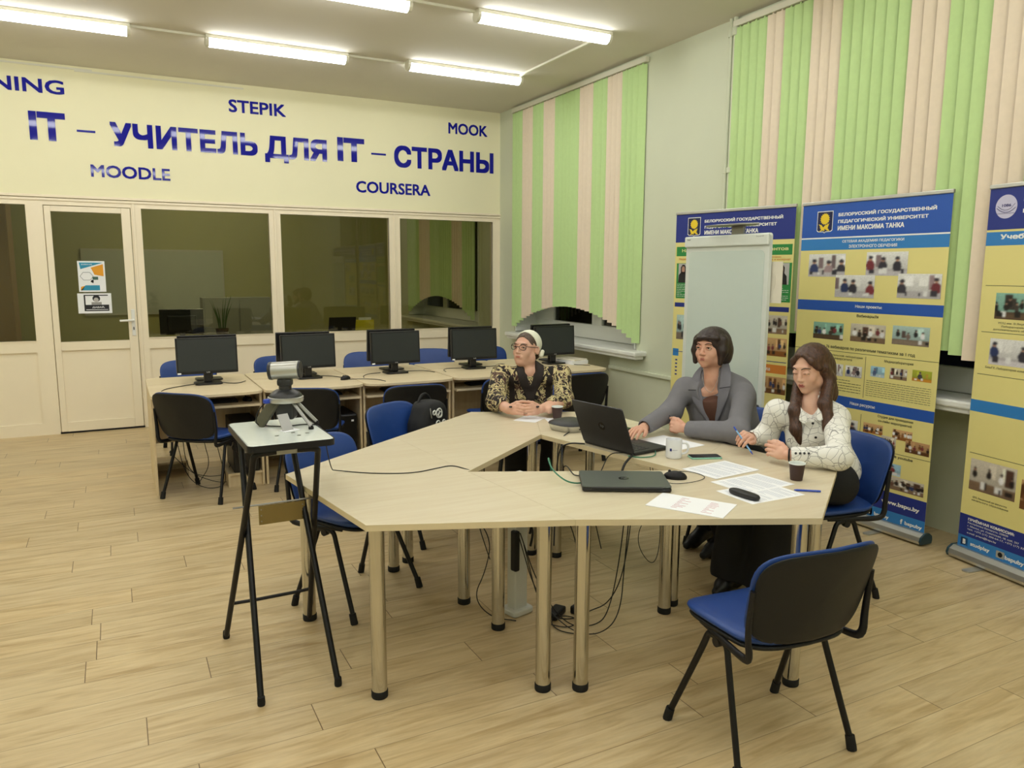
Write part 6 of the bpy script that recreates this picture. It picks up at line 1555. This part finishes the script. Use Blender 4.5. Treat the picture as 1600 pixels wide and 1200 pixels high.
pen('dark pen between the fingers of the woman in the grey blazer', pb + Vector((.02, -.03, -.02)), pb + Vector((-.03, .06, .045)), M('pen_dark', '2a2a3a', .3), STEEL, r=.004)

# ------------------------------------------------ young woman with long hair
def woman_shirt():
    t = thing('person', 'young woman with long brown hair and white line-patterned shirt, holding a pen', 'person', (3.15, 2.68, 0), 0)
    SK = skin_mat('skin_fair', 'dfb49c', 'd6a189'); J = {k: V3(*p) for k, p in dict(
        pel=(3.26, 2.68, .595), neck=(3.12, 2.70, 1.00), shR=(3.005, 2.805, .945), shL=(3.195, 2.595, .935), elR=(3.005, 2.865, .805), elL=(2.955, 2.375, .794),
        wrR=(2.885, 2.855, .80), wrL=(2.815, 2.545, .785), hipR=(3.20, 2.80, .59), hipL=(3.20, 2.57, .59), knR=(2.80, 2.83, .565), knL=(2.84, 2.62, .565), anR=(2.79, 2.84, .10), anL=(2.84, 2.66, .10)).items()}
    hc = V3(3.125, 2.715, 1.165); fw = nrm(V3(-.97, -.17, -.27)); R = frame(fw, roll=.05)
    v = Vol((2.6, 2.2, .03), (3.5, 3.1, 1.32), .0034)
    T, P0 = core(v, J, -.014, .9); v.chain([J['neck'] + V3(0, 0, -.03), hc + R @ V3(0, -.028, -.07)], [.049, .048], .025)
    head(v, hc, R, wide=.98, mouth_open=.003, lid=.9)
    arm(v, J, 'R', [.040, .035, .024]); arm(v, J, 'L', [.040, .035, .024]); leg(v, J, 'R', [.075, .052, .038]); leg(v, J, 'L', [.075, .052, .038])
    tipsR, thR = hand(v, J['wrR'], nrm(V3(-.80, -.45, .38)), nrm(V3(.1, -.45, .9)), -1, [(.55, .85, .4), (.65, .9, .45), (.75, .9, .45), (.85, .9, .45)], .05, .93, thumb=(.55, .4, .5))
    hand(v, J['wrL'], nrm(V3(-.30, .93, .22)), nrm(V3(-.88, -.25, .5)), 1, [(.35, .5, .3), (.4, .55, .3), (.45, .6, .3), (.5, .6, .3)], .05, .93, thumb=(.5, .4, .4))
    v.build('body', SK, t)
    head_extras(t, hc, R, .98, '4a3524', M('lips_pink', 'b8645c', .4), M('brow_brown', '3a2820', .7), (0, 1, -.55), lid=.9, mo=.003)
    g = NT('line_pattern_shirt'); tc = g.n('ShaderNodeTexCoord'); vo = g.n('ShaderNodeTexVoronoi', feature='DISTANCE_TO_EDGE'); vo.inputs['Scale'].default_value = 20; g.l(tc.outputs['Object'], vo.inputs['Vector'])
    v2 = g.n('ShaderNodeTexVoronoi', feature='DISTANCE_TO_EDGE'); v2.inputs['Scale'].default_value = 11; g.l(tc.outputs['Object'], v2.inputs['Vector'])
    e = g.math('MAXIMUM', g.math('LESS_THAN', vo.outputs['Distance'], .016), g.math('LESS_THAN', v2.outputs['Distance'], .010))
    g.l(g.mix(g.math('MULTIPLY', e, .62), lin('ecebe4'), lin('3c3a3c')), g.b.inputs['Base Color']); g.b.inputs['Roughness'].default_value = .75
    w_ = Vol((2.68, 2.2, .45), (3.5, 3.12, 1.12), .0042)
    core(w_, J, .012, .95, bust=.006)
    sl = {s: J['el' + s] * .16 + J['wr' + s] * .84 for s in 'RL'}
    for s in 'RL': w_.chain([J['sh' + s], J['el' + s], sl[s]], [.056, .056, .040], .035)
    w_.ripple(.0045, [(24, 20, 30), (-30, 18, 14), (12, -30, 26)], 8); w_.rbox((3.0, 3.5, .2), (2, 2, .295), None, 0, .004, 'sub')
    N = J['neck']; Q = lambda x, y, z: N + T @ V3(x, y, z)
    w_.chain([Q(0, .0, .10), Q(0, .055, .01), Q(0, .098, -.05)], [.056, .048, .012], .006, 'sub')
    for s in 'RL':
        d = nrm(J['wr' + s] - J['el' + s]); w_.cap(sl[s] + d * .015, J['wr' + s] + d * .06, .031, .028, .004, 'sub')
    w_.build('shirt', g.m, t)
    for s in (-1, 1):
        b = MB(); a = [Q(s * .008, .128, -.045), Q(s * .050, .080, .02), Q(s * .060, -.01, .05), Q(s * .03, -.065, .055)]; o2 = [Q(s * .040, .150, -.080), Q(s * .086, .100, -.010), Q(s * .088, -.015, .02), Q(s * .04, -.09, .025)]
        b.grid([[Vector(x) for x in a], [Vector(x) for x in o2]], .005); o = b.build('collar', g.m, t, 60); sm = o.modifiers.new('smooth', 'SUBSURF'); sm.levels = 1; sm.render_levels = 2
        cf = J['wrR'] if s > 0 else J['wrL']
    BK_ = M('button_black', '18181a', .3); b0 = None
    pts = [Q(0, .122, -.07), Q(0, .140, -.14), Q(.0, .150, -.21), Q(0, .152, -.28)]
    for k_, p in enumerate(pts):
        b = MB(); b.lathe([(0, .002), (.006, .0015), (.0065, 0)], (0, 0, 0), 14, cap=False); o = b.build('button', BK_, t); o.location = Vector(p + T @ V3(0, .004, 0)); o.rotation_euler = Vector(T @ V3(0, 1, .1)).to_track_quat('Z', 'Y').to_euler()
    d = nrm(J['wrL'] - J['elL'])
    for k_ in range(4):
        p = J['wrL'] - d * (.045 + .020 * k_) + nrm(V3(-.75, -.35, .4)) * (.043 + .004 * k_); b = MB(); b.lathe([(0, .002), (.0055, .0015), (.006, 0)], (0, 0, 0), 12, cap=False); o = b.build('button', BK_, t); o.location = Vector(p); o.rotation_euler = Vector((-.75, -.35, .4)).to_track_quat('Z', 'Y').to_euler()
    b = MB(); F2 = frame(d); w0 = J['wrL'] - d * .005
    b.tube([Vector(w0 + F2 @ V3(.0275 * math.cos(a), 0, .0275 * math.sin(a))) for a in [2 * PI * q / 20 for q in range(21)]], .0045, 8); b.build('wristband', BLACKP, t, 180)
    # long hair with a middle parting
    HM = hair_mat('hair_brown', '24140d', '5c3a26'); P = lambda x, y, z: hc + R @ V3(x * .98, y, z)
    hv = Vol((2.84, 2.42, .74), (3.4, 2.98, 1.32), .0034)
    hv.ell(P(0, -.022, .044), (.083, .104, .083), R, .01); hv.ell(P(0, -.05, -.01), (.082, .085, .095), R, .03)
    hv.chain([P(0, -.09, -.02), hc + V3(.10, -.0, -.13), Q(0, -.13, -.07), Q(.0, -.15, -.20)], [.07, .066, .055, .03], .04)
    hv.ell(P(0, .095, -.022), (.070, .088, .118), R, .006, 'sub'); hv.chain([P(0, .0, -.05), P(0, .05, -.16)], [.055, .06], .01, 'sub')
    for s in (-1, 1):
        hv.chain([P(s * .018, .062, .092), P(s * .052, .058, .060), P(s * .073, .030, .018)], [.012, .014, .014], .014)
    # front locks over the chest: own right side, own left side
    hv.chain([P(.072, .01, .02), P(.080, -.01, -.05), Q(.075, .075, -.01), Q(.085, .125, -.09), Q(.078, .140, -.17)], [.024, .024, .030, .028, .010], .02)
    hv.chain([P(-.074, -.01, .0), P(-.082, -.03, -.06), Q(-.070, .070, .0), Q(-.072, .130, -.10), Q(-.055, .150, -.20), Q(-.058, .152, -.25)], [.026, .028, .032, .030, .022, .007], .02)
    hv.ripple(.0012, [(190, 120, 5), (120, -190, 5)], 6)
    hv.ell(P(-.083, -.004, -.004), (.012, .014, .024), R, .004, 'sub'); hv.build('hair', HM, t)
    TR = M('wide_trousers_black', '0e0e10', .85, var=.1); lv = Vol((2.55, 2.35, .05), (3.5, 3.05, .72), .006)
    lv.cap(J['hipR'], J['hipL'], .098, .098, .03); leg(lv, J, 'R', [.096, .084, .115], .05); leg(lv, J, 'L', [.096, .084, .115], .05); lv.rbox((2.9, 2.7, .02), (.5, .5, .06), None, 0, .004, 'sub'); lv.ripple(.004, [(24, 24, 4), (-26, 24, 5)], 5); lv.build('wide_trousers', TR, t)
    for s in 'RL': shoe(t, J['an' + s] + V3(0, 0, -.005), J['an' + s] + V3(-.15, -.04, -.082), .02, M('shoe_black', '141416', .4), name='shoe', shaft=.02)
    settle(t)
    return t, tipsR, thR
_t, tipsS, thS = woman_shirt()
ps = (Vector(tipsS[0]) + Vector(thS)) / 2
pen('light blue pen held upright in the hand of the young woman', ps + Vector((.015, -.03, -.045)), ps + Vector((-.03, .065, .085)), PENL, PENB, r=.0042)
